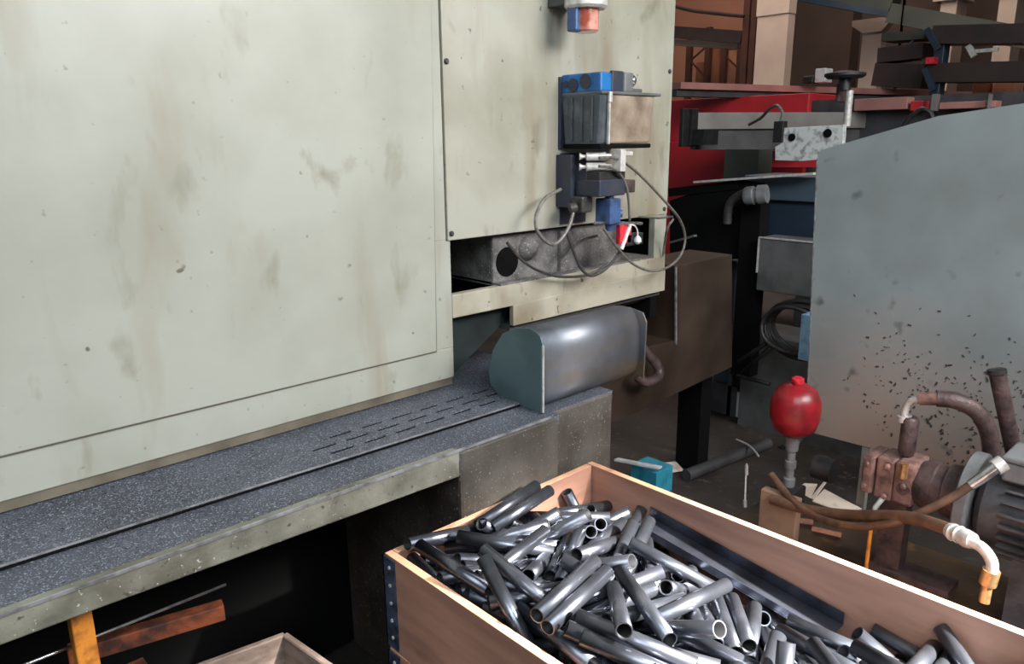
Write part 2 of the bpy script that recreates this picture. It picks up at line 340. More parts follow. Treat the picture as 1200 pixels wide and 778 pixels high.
# ------------------------------------------------------------------ lubricator on the door
LU = thing('lubricator_unit', (2.0,1.87,1.72), 'wall mounted lubrication pump with blue head and oil stained reservoir on the enclosure door', 'lubricator')
b = MB(); b.box((1.985,1.69,1.898),(2.14,1.87,1.962),.008); hd = b.build('pump_head','blue',LU)
for y,z,r in ((1.845,1.93,.012),(1.81,1.925,.022),(1.755,1.935,.024)):
    MB().cyl((1.987,y,z),(1.981,y,z),r,16).build('port','navy',hd)
b = MB(); b.box((2.04,1.686,1.90),(2.10,1.70,1.968),.004); b.build('dark_cover','navy',hd)
b = MB(); b.box((2.10,1.682,1.90),(2.15,1.75,1.965),.006); b.build('knob_housing','motor_lid',hd)
MB().lathe([(.018,0),(.02,.012),(.012,.02)], (2.15,1.70,1.94), (1,-.6,0), 14).build('knob','chrome',hd)
b = MB(); b.prism([(1.985,1.69,1.896),(1.985,1.868,1.896),(1.985,1.85,1.730),(1.985,1.70,1.730)], (.05,0,0)); b.build('reservoir_side','tank_shade',LU,bevel=.006)  # darker than the front: shade painted into this side's colour
b = MB()
for k in range(3): b.box((1.978,1.72+k*.045,1.74),(1.986,1.732+k*.045,1.885),.002)
b.build('side_rib','tank_shade',LU)
b = MB(); b.prism([(2.035,1.69,1.894),(2.285,1.69,1.894),(2.265,1.69,1.732),(2.035,1.69,1.732)], (0,.17,0)); b.build('reservoir','tank',LU,bevel=.008)
b = MB(); b.box((1.985,1.682,1.892),(2.31,1.868,1.902),.003); b.build('lid','greybox',LU)
b = MB(); b.box((2.11,1.72,1.902),(2.25,1.80,1.918),.004); b.build('filler_cap','greybox',LU)
b = MB(); b.box((2.02,1.678,1.865),(2.036,1.69,1.90),.003); b.box((2.022,1.682,1.73),(2.03,1.69,1.865)); b.build('clasp','alu',LU)
b = MB(); b.box((1.99,1.69,1.715),(2.27,1.865,1.73),.004); b.build('base_tray','black',LU)
b = MB(); b.box((1.975,1.862,1.716),(2.16,1.8715,1.955)); b.build('wall_bracket','navy',LU)

VA = thing('valve_manifold', (2.05,1.84,1.55), 'stacked metal valve manifold with blue regulator below the lubrication pump', 'valve')
for zz in (1.690,1.655):
    MB().lathe([(.013,0),(.006,.012),(.006,.022),(.014,.024),(.014,.09),(.009,.09),(.009,.11)], (1.975,1.77,zz), (.75,-.66,0), 14).build('cartridge','alu',VA)
b = MB(); b.box((2.07,1.665,1.638),(2.098,1.70,1.712),.003); b.box((2.098,1.668,1.69),(2.14,1.69,1.705),.003); b.build('fitting_block','alu',VA)
b = MB(); b.box((2.0,1.70,1.60),(2.14,1.76,1.64),.003); b.build('solenoid','rubber',VA)
b = MB(); b.box((1.99,1.69,1.555),(2.13,1.80,1.612),.004); b.build('dark_block','navy',VA)
b = MB(); b.box((2.13,1.70,1.56),(2.20,1.78,1.605),.004); b.build('coil','pump',VA)
b = MB(); b.box((1.965,1.80,1.515),(1.985,1.871,1.695),.002); b.box((1.985,1.865,1.45),(2.12,1.871,1.70)); b.build('bracket','navy',VA)
b = MB(); b.box((1.965,1.745,1.50),(2.02,1.80,1.555),.006); b.cyl((1.96,1.77,1.52),(1.94,1.78,1.515),.018,12); b.build('elbow_joint','hose_dark',VA)
b = MB(); b.box((2.05,1.69,1.455),(2.11,1.76,1.545),.005); b.cyl((2.08,1.72,1.545),(2.08,1.72,1.575),.016,12); b.cyl((2.09,1.72,1.43),(2.09,1.72,1.46),.02,12); b.cyl((2.11,1.71,1.49),(2.125,1.70,1.49),.014,12); b.build('regulator','blue_dull',VA)
b = MB(); b.cyl((2.003,1.720,1.465),(2.270,1.720,1.441),.006,10); b.box((2.35,1.70,1.452),(2.44,1.80,1.458)); b.build('crossbar','chrome',VA)
p = (2.003,1.720,1.465)
PS = thing('pressure_switch', (2.185,1.720,1.407), 'small red and black connector with white knob hanging below the crossbar', 'connector')
b = MB(); b.box((2.144,1.720,1.445),(2.212,1.740,1.375),.003); b.build('red_body','redtag',PS)
b = MB(); b.box((2.185,1.720,1.407),(2.282,1.750,1.364),.003); b.build('black_body','rubber',PS)
b = MB(); b.lathe([(.006,0),(.014,.008),(.014,.02),(.006,.03)], (2.235,1.710,1.369), (0,0,1), 12); b.tube(smooth_path([(2.234,1.710,1.385),(2.232,1.710,1.419),(2.211,1.710,1.440),(2.181,1.710,1.443)],4),.003,6); b.build('white_knob','offwhite',PS)
b = MB(); b.tube([(2.199,1.720,1.440),(2.180,1.720,1.405),(2.153,1.720,1.357)],.008,8); b.build('silver_joint','alu',PS)

def hose(pts, r, m, name='air_hose', label=None, cat='hose', group=None, n=6):
    o = MB().tube(smooth_path(pts, n), r, 8).build(name, m, None, origin=pts[0]); return tag(o, label, cat, group)
hose([(1.973,1.680,1.686),(2.071,1.680,1.681),(2.224,1.700,1.620),(2.420,1.720,1.507),(2.545,1.740,1.430),(2.616,1.760,1.350),(2.586,1.760,1.280),(2.494,1.760,1.242),(2.381,1.760,1.245),(2.241,1.740,1.295),(2.133,1.720,1.363),(2.038,1.710,1.443)],.0052,'hose',label='longest air hose, sweeping from the manifold past the enclosure edge and back')
hose([(1.973,1.680,1.659),(2.045,1.680,1.651),(2.114,1.690,1.613),(2.158,1.700,1.554),(2.191,1.715,1.460)],.0048,'hose',label='short air hose curving from the manifold down to the crossbar')
hose([(1.914,1.800,1.581),(1.829,1.790,1.557),(1.778,1.780,1.510),(1.768,1.770,1.458),(1.817,1.770,1.411),(1.863,1.770,1.403),(1.914,1.770,1.440),(1.943,1.770,1.490),(1.954,1.780,1.527)],.0062,'hose',label='grey air hose bent into a ring left of the blue regulator')
hose([(1.946,1.800,1.431),(1.990,1.790,1.331),(2.016,1.780,1.285),(2.057,1.770,1.266),(2.121,1.760,1.287),(2.159,1.740,1.336),(2.193,1.730,1.393)],.0055,'hose_dark',label='dark hose hanging in a bow from the regulator to the red connector')
hose([(1.715,1.860,1.413),(1.763,1.840,1.351),(1.836,1.830,1.305),(1.944,1.830,1.270),(2.086,1.820,1.259),(2.174,1.800,1.289)],.0052,'hose_dark',label='dark hose lying low across the dusty casting in the slot')
hose([(2.584,1.800,1.427),(2.546,1.800,1.392),(2.603,1.850,1.323),(2.619,1.868,1.265)],.005,'hose',label='short hose stub with bright tip at the enclosure corner')
hose([(1.971,1.860,1.322),(2.052,1.830,1.385),(2.112,1.800,1.404)],.005,'hose_dark',label='short dark hose crossing behind the ring shaped hose')

FB = thing('filter_bowl', (2.0,1.8,2.07), 'air filter with pale collar and oily reddish bowl near the top of the door', 'filter')
fx,fy = 1.97,1.745
MB().lathe([(.062,0),(.07,.008),(.07,.03),(.058,.036),(.058,.10)], (fx,fy,2.155), (0,0,1), 20).build('collar','alu',FB)
MB().lathe([(.036,0),(.042,.006),(.044,.09)], (fx,fy,2.085), (0,0,1), 20).build('bowl','oil',FB)
b = MB(); b.box((fx-.06,fy-.012,2.085),(fx-.02,fy+.03,2.18),.006); b.build('bowl_highlight','blue_dull',FB)  # blue block painting in the bluish highlight on the bowl's left
b = MB(); b.box((fx-.05,fy+.03,2.17),(fx+.05,1.872,2.26),.004); b.build('bracket','darkgrey',FB)

# ------------------------------------------------------------------ crate of tubes
CR = thing('wooden_crate', (1.3,.86,0), 'large open wooden crate with pale board edges, filled with cut steel tubes', 'crate')
cx0,cx1,cy0,cy1 = .912,1.700,.20,1.455
T = .022
nb0 = len(bpy.data.objects)
for zt,h in ((.75,.273),(.475,.273),(.20,.08)):
    z0 = zt-h
    b = MB(); b.box((cx0,cy0,z0),(cx0+T,cy1,zt),.002); o = b.build('board',['wood'],CR)
    b = MB(); b.box((cx1-T,cy0,z0),(cx1,cy1,zt),.002); b.build('board','wood',CR)
    b = MB(); b.box((cx0+T+.001,cy1-T,z0),(cx1-T-.004,cy1,zt),.002); b.build('board','wood',CR)
    b = MB(); b.box((cx0+T+.001,cy0,z0),(cx1-T-.001,cy0+T,zt),.002); b.build('board','wood',CR)
for o in CR.children:
    o.data.materials.append(M['wood_top'])
    for p in o.data.polygons:
        if p.normal.z > .9: p.material_index = len(o.data.materials)-1  # upward board faces take the paler timber colour
for zt in (.75,.475):
    for (ax,ay,sx,sy) in ((cx0,cy1,1,-1),(cx1,cy0,-1,1),(cx0,cy0,1,1)):
        b = MB(); b.box((ax-.004*sx,ay+.004*sy*-1,zt-.262),(ax+.0*sx,ay+.045*sy,zt-.006)); b.box((ax-.004*sx,ay-.004*sy,zt-.262),(ax+.05*sx,ay,zt-.006)); hg = b.build('corner_hinge','hinge',CR)
        for k in range(5):
            MB().lathe([(.005,0),(.005,.003),(.002,.004)], (ax-.004*sx,ay+.025*sy,zt-.03-k*.05), (-sx,0,0), 8).build('rivet','alu',hg)
box1('crate_floor', (cx0+T,cy0+T,.12),(cx1-T,cy1-T,.14),'wood_old',CR)
for y in (cy0+.05,(cy0+cy1)/2,cy1-.05): box1('pallet_block', (cx0,y-.045,0),(cx1,y+.045,.118),'wood_old',CR)

TUBES = '969,1058,760,-107,-789,-604,250;1174,852,777,-472,-880,-14,250;987,941,747,151,986,-60,250;1067,792,772,-356,922,145,250;1508,552,661,295,-941,-161,250;966,1305,704,75,988,130,250;1036,750,761,508,-811,-287,250;1434,948,709,-433,812,389,250;1083,956,782,-982,-185,-3,250;977,1262,767,46,-996,-58,250;1027,1073,789,-141,931,333,250;1162,754,771,166,843,-510,250;1220,661,721,197,-973,-110,250;1084,991,793,977,209,0,250;1393,556,699,377,896,-230,250;1044,803,742,544,-732,-407,250;1321,821,729,-992,85,82,250;1419,390,723,-272,-954,115,250;1159,1277,747,629,-767,-121,250;1659,424,608,23,991,128,250;1623,338,655,527,764,370,200;1121,1206,758,-984,-81,-153,250;1339,749,699,752,645,-130,250;1077,1414,748,-980,0,193,250;1069,1055,755,-883,467,-31,250;964,790,730,-60,938,-338,250;1100,861,797,-698,-669,252,250;1367,728,701,754,648,-101,200;1178,571,733,929,265,252,250;1104,765,742,451,-888,-71,250;1302,463,727,-574,-818,-3,250;1332,1105,741,942,177,-283,250;1559,414,666,-972,-58,221,250;1295,1246,735,375,-711,593,250;1202,1329,731,620,-718,313,250;1160,938,732,938,-326,107,250;1402,1049,719,905,327,269,250;1233,1119,750,852,522,-18,250;1357,1069,711,885,306,348,250;1569,727,571,470,857,205,250;1248,1063,741,-115,886,-447,250;1208,866,737,974,-115,-192,250;1379,703,677,-891,-451,-15,200;1182,535,726,-473,-211,-854,200;1556,378,652,987,78,-136,250;1440,1325,699,656,-753,31,250;1020,823,715,-41,914,401,200;1160,1326,727,649,-745,144,250;1129,1131,760,795,503,-335,200;1399,603,656,730,540,-416,250;1380,1151,717,991,126,26,250;1072,1259,717,-968,174,172,250;1139,905,735,-947,174,264,200;1558,1368,663,-973,24,225,250;1255,1167,731,865,496,-56,250;1333,621,701,723,589,-359,250;1593,460,600,-422,638,642,250;1221,996,731,525,-674,-519,250;1028,1036,697,535,-815,-217,250;1330,784,687,750,609,-254,250;1055,1141,674,762,-413,-496,250;1259,997,700,823,-489,285,250;1161,970,747,-966,237,88,200;1282,1320,721,-620,573,-534,200;1379,909,691,780,312,-541,250;1085,862,726,570,-820,22,250;1397,997,698,-749,-659,-60,250;1109,1091,733,900,-259,-348,250;1257,1393,689,760,169,-626,250;1340,738,667,954,287,-73,250;1067,533,738,715,674,179,250;1056,1195,649,874,340,-344,250;1149,617,719,882,-130,-451,250;1031,666,738,-312,946,77,200;1048,948,695,775,-615,140,200;1000,623,740,-76,-897,-434,200;1061,1397,647,920,-140,-362,250;1321,818,693,721,606,-332,250;1545,1318,625,607,-639,470,250;1094,816,691,942,-323,80,250;1215,419,755,983,-148,101,250;1585,1389,599,362,-204,-909,250;1095,1110,695,992,-23,116,250;1570,1217,607,824,122,552,250;1202,1208,705,892,312,-324,250;1121,1358,684,943,-133,-301,250;1365,677,647,711,682,-168,250;1446,1224,701,-496,-638,588,200;1296,847,683,605,787,-112,250;1044,954,654,417,893,-164,200;1373,518,674,909,276,-308,250;1482,1020,597,-796,603,14,250;1381,400,704,656,691,-300,250;1519,466,613,608,-504,-612,250;1139,1322,688,915,-137,-376,200;1223,1312,702,430,-884,179,250;1141,1025,722,986,148,-70,250;1182,668,669,-520,785,332,250;1392,1414,621,741,0,-670,250;1424,1256,690,492,734,-467,250;1563,780,564,629,386,-673,250;1086,889,678,896,-339,-283,200;1297,692,650,868,303,-391,200;1352,420,705,666,688,-286,250;1120,841,683,942,-313,115,200;1617,581,546,-239,967,71,250;1339,772,655,-947,-319,-5,250;1127,1278,688,901,-240,-359,200;1362,618,662,784,552,-281,250;1068,697,705,919,-388,-55,250;1215,939,709,830,-553,-48,200;1100,1227,666,927,-221,-300,250;1096,1062,704,-785,553,278,250;1434,938,582,487,717,497,250;1519,411,639,965,109,-235,250;1535,326,666,-783,-352,512,250;1316,1258,706,221,953,200,200;1362,803,630,946,322,8,250;1646,682,536,41,-971,232,200;1565,983,624,758,473,-448,250;1441,1051,669,-505,-857,-97,250;1205,1286,683,894,-177,-408,200;1347,1119,687,907,-398,134,200;1523,1306,653,-157,957,-242,250;1562,1020,608,755,470,-455,250;1542,1160,569,979,-197,1,250;1594,1348,618,591,300,-748,200;1541,593,533,437,886,-147,250;1453,532,568,-348,-936,-18,250;1216,805,615,-987,-14,151,250;1212,1136,676,866,-133,-479,200;1337,1002,666,767,618,167,200;1381,717,578,967,233,88,250;1151,491,727,960,249,-119,250;1560,503,554,692,-590,-413,250;1556,1179,636,-860,68,504,250;1095,1196,680,749,-371,-547,200;1321,861,647,673,734,-80,200;1113,1333,663,929,-78,-359,250;1237,942,634,200,814,-543,250;1377,854,635,746,579,-325,250;1095,1300,669,953,-100,-282,200;1548,858,575,692,715,-94,250;1409,614,569,321,578,-749,200;1346,856,573,595,-592,-542,250;1153,910,647,508,-703,-496,250;1530,903,583,729,331,-597,250;1063,435,760,645,740,188,250;1233,957,669,636,748,-185,250;1393,1267,661,312,-931,186,250;1545,490,587,988,-47,-142,250;1364,595,637,683,638,-353,250;1333,727,602,815,546,-187,250;1365,643,627,715,678,-161,200;1412,1025,620,799,506,322,250;1123,726,653,890,386,-237,250;1502,999,559,587,732,343,250;1394,1332,677,-482,-694,533,250;1321,949,612,968,171,177,250;1177,821,655,759,632,-150,250;1310,912,657,597,794,-101,250;1110,1150,650,769,-418,-481,250;1364,788,579,804,531,-265,250;1352,660,600,824,153,-544,250;1110,1404,662,918,-77,-387,250;1131,1288,620,841,-425,-331,200;1357,491,654,944,216,-247,250;1099,1366,656,962,-35,-268,200;1145,1186,690,-857,-405,316,250;1427,1322,661,473,689,-548,200;1330,1265,675,517,-852,70,250;1530,800,518,696,-693,181,250;1336,783,539,853,-397,-335,250;1252,881,603,743,-572,-344,250;1338,1200,650,976,135,-166,250;1363,838,605,986,-13,-159,250;1371,754,558,952,271,-136,250;1590,617,519,419,884,-203,200;1505,417,604,974,-169,-147,250;1544,703,493,545,-827,-131,250;1097,875,633,693,666,-273,250;1169,1008,623,639,760,-106,250;1391,771,624,899,420,-119,200;1133,1107,665,677,732,-69,200;1410,1138,651,767,635,-78,250;1348,454,662,941,212,-262,250;1517,775,554,626,779,-11,200;1188,733,610,886,393,-243,250;1553,1091,565,784,-486,-382,250;1392,688,539,830,244,-500,250;1545,898,534,775,240,-583,250;1226,993,644,680,569,-460,250;1557,1000,539,673,544,-499,250;1457,624,548,-483,-726,487,200;1595,321,559,-603,-787,-123,200;1569,1321,602,625,-603,494,200;1328,1092,624,872,461,-160,250;1335,1122,648,820,505,-266,250;1404,976,584,435,863,-253,250;1400,1169,587,-218,-927,-301,200;1178,1111,646,622,769,-139,250;1513,826,470,-423,890,166,200;1586,539,512,462,886,-18,250;1565,370,575,632,-667,391,250;1314,1386,610,896,-130,-423,250;1296,1225,627,-322,-930,-172,250;1361,1050,648,717,664,206,250;1526,852,501,584,-621,-521,250;1536,1007,505,881,-440,-167,250;1307,1203,594,427,859,280,200;1259,1065,602,672,739,-1,250;1331,1015,601,-807,-498,-313,200;1568,939,496,639,171,-749,200;1341,1133,569,-134,987,-81,200;1550,1296,588,906,-401,-127,250;1547,719,530,735,209,-644,250;1422,858,506,-380,912,149,250;1149,1035,634,665,744,-50,200;1575,1118,563,493,-178,-850,250;1596,1328,581,-554,727,-404,250;1384,1249,616,229,962,144,200;1101,674,668,891,281,-353,250;1177,1244,637,899,-205,-385,250;1322,1004,545,558,799,-219,250;1203,1289,591,841,-425,-331,250;1347,984,535,558,799,-219,250;1319,1337,576,752,-252,-608,200;1395,944,553,719,693,18,250;1551,1262,601,891,-414,-182,250;1344,1299,585,854,387,-345,200;1343,418,670,948,217,-228,250;1121,749,624,889,294,-349,250;1370,1163,526,432,885,-170,250;1232,1116,580,633,-732,-249,250;1283,1366,571,943,177,-279,250;1536,1169,609,803,363,-471,200;1323,1414,585,946,0,-322,200;1076,299,740,-976,187,99,250;964,398,730,60,935,346,250;1138,254,720,941,18,-336,250;1053,381,718,-819,519,-241,250;1116,383,715,846,-523,-94,200;1142,310,709,964,-225,-131,200;960,598,707,-26,988,-147,250;1074,468,701,870,-468,146,250;1385,286,700,920,27,-388,250;1439,261,700,960,160,-226,250;1155,477,695,-724,633,-272,200;1117,241,694,944,0,-328,250;1185,556,690,-812,568,127,200;1102,341,689,957,-246,-149,250;1302,360,684,819,349,-453,250;1343,261,684,910,140,-388,250;1157,276,682,930,9,-365,250;987,695,676,-53,-997,21,200;1074,241,673,944,0,-328,250;1359,349,671,826,358,-434,250;1126,308,662,919,1,-393,250;1092,619,661,789,214,-574,200;1029,504,660,-108,992,42,250;1211,480,659,590,761,-266,250;1124,406,659,846,-414,-333,250;1126,464,658,774,-553,-304,250;1413,331,657,879,339,-333,250;1171,350,656,942,-271,-190,200;1165,563,654,993,19,111,200;1097,334,650,934,45,-351,200;1244,469,648,597,764,-240,250;1154,655,647,764,243,-596,250;1319,350,643,957,-159,-237,250;1177,275,638,930,1,-365,250;1085,270,638,929,50,-365,250;1171,614,635,818,320,-476,250;1095,364,634,929,38,-365,200;1377,241,629,895,0,-444,200;1108,479,629,364,919,-143,200;1393,302,627,908,-199,-367,250;1117,305,625,929,50,-365,250;1331,492,625,-276,-936,214,250;1552,241,618,893,0,-447,250;1140,675,616,839,431,-330,250;1150,595,612,930,-8,-365,200;1310,1317,611,932,324,-155,250;1557,304,611,799,-273,-534,250;1256,448,607,987,-126,-91,250;1363,364,605,994,24,-93,250;1357,398,602,985,5,-169,250;1361,327,600,885,219,-408,200;1352,288,599,670,101,-734,250;1339,471,594,991,-105,76,250;1275,514,593,989,14,-142,250;1390,260,590,919,153,-361,250;1295,550,590,964,-25,-262,250;1545,241,583,-893,0,447,250;1329,241,578,930,0,-366,250;1350,380,570,336,932,-131,250;1473,1312,567,-309,884,-347,250;1566,1414,567,940,0,-339,200;1343,618,566,821,-96,-562,250;1551,337,563,767,251,-589,250'
BURIED = '1401,1046,561,-459,-886,54,250;1373,582,561,-927,81,364,250;1341,1255,560,869,-467,-159,250;1285,1414,559,930,0,-366,250;1291,241,557,930,0,-365,250;1292,407,556,930,-7,-365,250;1297,555,554,-73,-996,29,250;1418,377,550,618,777,109,250;1377,1273,547,881,-461,-98,200;1490,1260,547,926,-161,-340,250;1326,360,543,921,135,-362,200;1596,1227,541,-377,-922,-80,250;1544,365,540,814,349,-462,250;1411,1144,537,509,-748,-423,250;1535,315,534,949,68,-305,250;1542,850,532,844,412,-341,250;1526,1160,529,658,568,-493,250;1434,411,519,162,-962,-213,250;1403,530,513,768,-563,-302,200;1533,1345,511,965,-257,22,250;1583,1159,500,520,806,281,250;1533,338,498,603,761,-237,250;1548,1049,496,719,-615,-320,250;1546,526,492,738,600,-305,250;1547,1266,492,756,635,-153,250;1532,1318,489,834,141,-531,250;1557,1396,487,800,182,-570,200;1562,867,487,593,-769,-234,250;1562,431,486,591,771,-232,250;1559,241,486,758,0,-651,200;1545,1223,483,774,625,-94,250;1480,1305,482,837,-434,-329,250;1540,565,482,710,530,-461,250;1509,492,471,750,-590,-295,250;1519,989,467,930,11,-365,250;1519,291,467,896,266,-352,250;1523,1023,465,930,11,-365,250;1524,933,465,917,-167,-360,250;1539,701,459,757,580,-298,250;1539,643,459,749,593,-294,250;1632,371,457,-31,983,-174,200;1546,372,456,918,-161,-361,200;1546,1180,456,683,677,-269,250;1547,1382,456,921,-135,-362,200'
def tube_mesh(L, r=.0172, t=.0026, seg=20):
    bm = bmesh.new(); R = []
    for rr,z in ((r,-L/2),(r,L/2),(r-t,L/2),(r-t,-L/2)):
        R.append([bm.verts.new((math.cos(2*math.pi*k/seg)*rr, math.sin(2*math.pi*k/seg)*rr, z)) for k in range(seg)])
    for q in range(4):
        a,b = R[q],R[(q+1)%4]
        for k in range(seg):
            f = bm.faces.new((a[k],a[(k+1)%seg],b[(k+1)%seg],b[k])); f.smooth = q in (0,2); f.material_index = 1 if q == 2 else 0
    for e in bm.edges:
        if e.calc_face_angle(0) > .75: e.smooth = False
    me = bpy.data.meshes.new('steel_tube'); bm.to_mesh(me); bm.free()
    me.materials.append(M['steel']); me.materials.append(M['steel_in']); return me
TM = {250: tube_mesh(.25), 200: tube_mesh(.20)}
def rows_of(t): return [list(map(int, r.split(','))) for r in t.split(';')]
first = {}
def add_tube(x,y,z,dx,dy,dz,L,label,group):
    src = first.get(L)
    if src is None: src = first[L] = o = bpy.data.objects.new('steel_tube', TM[L])
    else: o = src.copy()
    COL.objects.link(o)
    d = Vector((dx,dy,dz)).normalized(); o.location = (x,y,z); o.rotation_euler = d.to_track_quat('Z','Y').to_euler()
    tag(o, label, 'tube', group); return o
for x,y,z,dx,dy,dz,L in rows_of(TUBES):
    x,y,z = x/1000,y/1000,z/1000
    side = 'left' if x < 1.13 else ('right' if x > 1.48 else 'centre')
    depth = 'rear' if y > 1.2 else ('rear middle' if y > .95 else ('front middle' if y > .6 else 'near'))
    el = abs(dz)/999; fw = abs((dx*.68+dy*.73)/999)
    pose = 'steeply tilted' if el > .5 else ('pointing away from the viewer' if fw > .82 else ('lying crosswise' if fw < .45 else 'lying aslant'))
    zone = '%s %s of the heap, %s' % (side, depth, pose)
    size = 'longer' if L == 250 else 'shorter'
    add_tube(x,y,z,dx,dy,dz,L,'%s cut steel tube, %s' % (size, zone),'%s cut steel tubes, %s' % (size, zone))
b = MB()
for x,y,z,dx,dy,dz,L in rows_of(BURIED):
    d = Vector((dx,dy,dz)).normalized()*L/2000; c = Vector((x,y,z))/1000
    b.tube([c-d,c+d],.0168,8)
lay = 0; z = .160
while z < .56:
    xx = .956
    while xx < 1.66:
        if z < .575 - (xx-.93)*.42:
            for yy in (.345,.60,.855,1.11,1.30): b.tube([(xx,yy-.12,z),(xx,yy+(.12 if yy<1.3 else .11),z)],.0165,6)
        xx += .0345
    z += .0345
tag(b.build('buried_steel_tubes','steel',None,origin=(1.3,.8,.3)),'buried lower layers of cut steel tubes filling the big crate below the heap','tubes',kind='stuff')
# long tubes leaning on the back board and a dark channel along the right board
for i,(p,q,lab) in enumerate((((1.16,1.39,.752),(1.42,1.42,.775),'upper of two tubes lying high against the back board'),((1.18,1.36,.747),(1.44,1.385,.765),'lower of two tubes lying high against the back board'))):
    p,q = Vector(p),Vector(q); d = (q-p); add_tube(*((p+q)/2),*d,250,lab,None)
b = MB(); Y0,Y1,Z0,Z1 = 1.20,.62,.662,.594
b.prism([(1.582,Y0,Z0),(1.673,Y0,Z0),(1.673,Y0,Z0+.004),(1.582,Y0,Z0+.004)],(0,Y1-Y0,Z1-Z0))
b.prism([(1.669,Y0,Z0+.005),(1.673,Y0,Z0+.005),(1.673,Y0,Z0+.034),(1.669,Y0,Z0+.034)],(0,Y1-Y0,Z1-Z0))
b.prism([(1.582,Y0,Z0+.005),(1.586,Y0,Z0+.005),(1.586,Y0,Z0+.024),(1.582,Y0,Z0+.024)],(0,Y1-Y0,Z1-Z0))
tag(b.build('steel_channel','steel_long',None,origin=(1.63,.9,.63)),'long dark steel channel lying on the tube heap along the right crate board','channel')


# ------------------------------------------------------------------ under the bed, left
OT = thing('orange_stand', (0.225,1.560,0.741), 'chipped orange steel stand under the left end of the machine bed', 'stand')
b = MB(); b.box((.244,1.56,0),(.284,1.60,.855),.003); b.build('post','orange',OT)
b = MB(); b.bar((0.253,1.713,0.660),(0.570,1.640,0.660),.035,.04); b.build('arm','rust',OT,bevel=.003)
b = MB(); b.box((.20,1.60,.54),(.40,1.72,.575),.003); b.build('bracket_plate','rust',OT)
RD = tag(MB().cyl((-.3,1.62,.742),(.575,1.62,.735),.0035,8).build('steel_rod','chrome',None,origin=(0.2,1.62,0.74)), 'thin bright steel rod lying level in the dark under the machine bed', 'rod')
RS = box1('bracket_support',(-.25,1.605,.0),(-.22,1.635,.738),'rubber'); tag(RS,'black upright carrying the thin rod under the bed','support')
SC = thing('small_crate', (0.726,1.667,0.500), 'small grey weathered wooden crate on the floor beside the orange stand', 'crate')
c0 = Vector((0.726,1.667,0.500)); ca = Vector((0.520,1.700,0.500)); cb = Vector((0.749,1.480,0.500))
da = (ca-c0).normalized(); db = (cb-c0).normalized()
for o0,d,L in ((c0,da,.35),(c0,db,.30),(c0+db*.30,da,.35),(c0+da*.35,db,.30)):
    n = Vector((-d.y,d.x,0))
    for z in (.5,.396,.292,.188,.098):
        MB().obox(o0+d*L/2+Vector((0,0,z-.5-.048)), d*L/2, n*.009, Vector((0,0,.048)),.003).build('slat','wood_old',SC)
MB().obox(c0+da*.175+db*.15+Vector((0,0,-.48)), da*.165, db*.14, Vector((0,0,.01))).build('crate_floor','wood_old',SC)

# ------------------------------------------------------------------ guard sheet on the right
GU = thing('guard_sheet', (2.8,.8,0), 'tall grey sheet metal guard with slanted top and rust speckles on the right', 'guard')
g0,g1,g2 = (2.800,1.309,1.699),(2.800,0.682,1.841),(2.800,1.265,0.596)
g3 = (2.800,1.061,0.599); g4 = (2.800,0.516,0.620)
def ext(a,b,y): t = (y-a[1])/(b[1]-a[1]); return (2.8,y,a[2]+t*(b[2]-a[2]))
b = MB(); b.prism([(2.800,1.318,1.680),g0,(2.800,1.278,1.708),(2.800,0.920,1.810),g1,ext((2.800,0.920,1.810),g1,-.1),(2.8,-.1,g4[2]+.01),g4,g3,g2], (.004,0,0)); GS = b.build('sheet','guard',GU)
b = MB(); b.bar((2.803,g2[1]+.002,g2[2]),(2.803,(2.800,1.318,1.680)[1]+.002,1.67),.012,.004); b.build('folded_edge','edge',GU)
rg = random.Random(5); b = MB()
for k in range(520):
    px = rg.gauss(.66,.27); pz = rg.gauss(.84,.14)
    if not (.3 < px < 1.15 and .60 < pz < 1.18): continue
    s = rg.uniform(.001,.0042); a = rg.uniform(0,3.14); bb = rg.uniform(.5,1.0)
    b.obox((2.7992,px,pz), (0,math.cos(a)*s*1.6,math.sin(a)*s*1.6), (0,-math.sin(a)*s*bb,math.cos(a)*s*bb), (.0008,0,0))
tag(b.build('rust_flake','flake',GU), kind='stuff')
for yy in (1.03,.1):
    b = MB(); b.bar((2.82,yy,.0),(2.82,yy,.64),.03,.03,up=(1,0,0)); b.build('leg','midgrey',GU)

# ------------------------------------------------------------------ hydraulic power pack
TK = thing('oil_tank', (2.3,.7,0), 'low oil soaked steel tank top behind the big crate carrying pump and litter', 'tank')
b = MB(); b.box((1.80,.05,.28),(2.74,1.36,.31),.006); b.build('tank_lid','oily',TK)
b = MB(); b.box((1.83,.08,.0),(2.72,1.34,.28),.01); b.build('tank_body','oily',TK)
PU = thing('hydraulic_pump', (2.5,.75,.31), 'oily pinkish brown gear pump bolted in front of the electric motor', 'pump')
zc = .655; ax = 2.5
b = MB(); b.box((ax-.07,.862,zc-.065),(ax+.06,.90,zc+.065),.008); b.box((ax-.06,.80,zc-.075),(ax+.06,.858,zc+.07),.008); b.build('flange','pump_pink',PU)
b = MB(); b.box((ax-.068,.735,zc-.07),(ax+.06,.798,zc+.075),.01); b.build('valve_block','pump_pink',PU)
for dz,dy in ((.04,.885),(-.04,.885),(.05,.82),(-.055,.82),(0,.765)):
    MB().lathe([(.011,0),(.011,.008),(.006,.012)], (ax-.068,dy,zc+dz), (-1,0,0), 6).build('bolt','pump_pink',PU)
MB().lathe([(.02,0),(.02,.006),(.012,.006),(.012,.003)], (ax-.068,.765,zc-.01), (-1,0,0), 16).build('port','pump',PU)
MB().lathe([(.07,0),(.08,.02),(.08,.05),(.074,.055),(.074,.08),(.086,.085),(.09,.14)], (ax,.74,zc), (0,-1,0), 28).build('body','pump',PU)
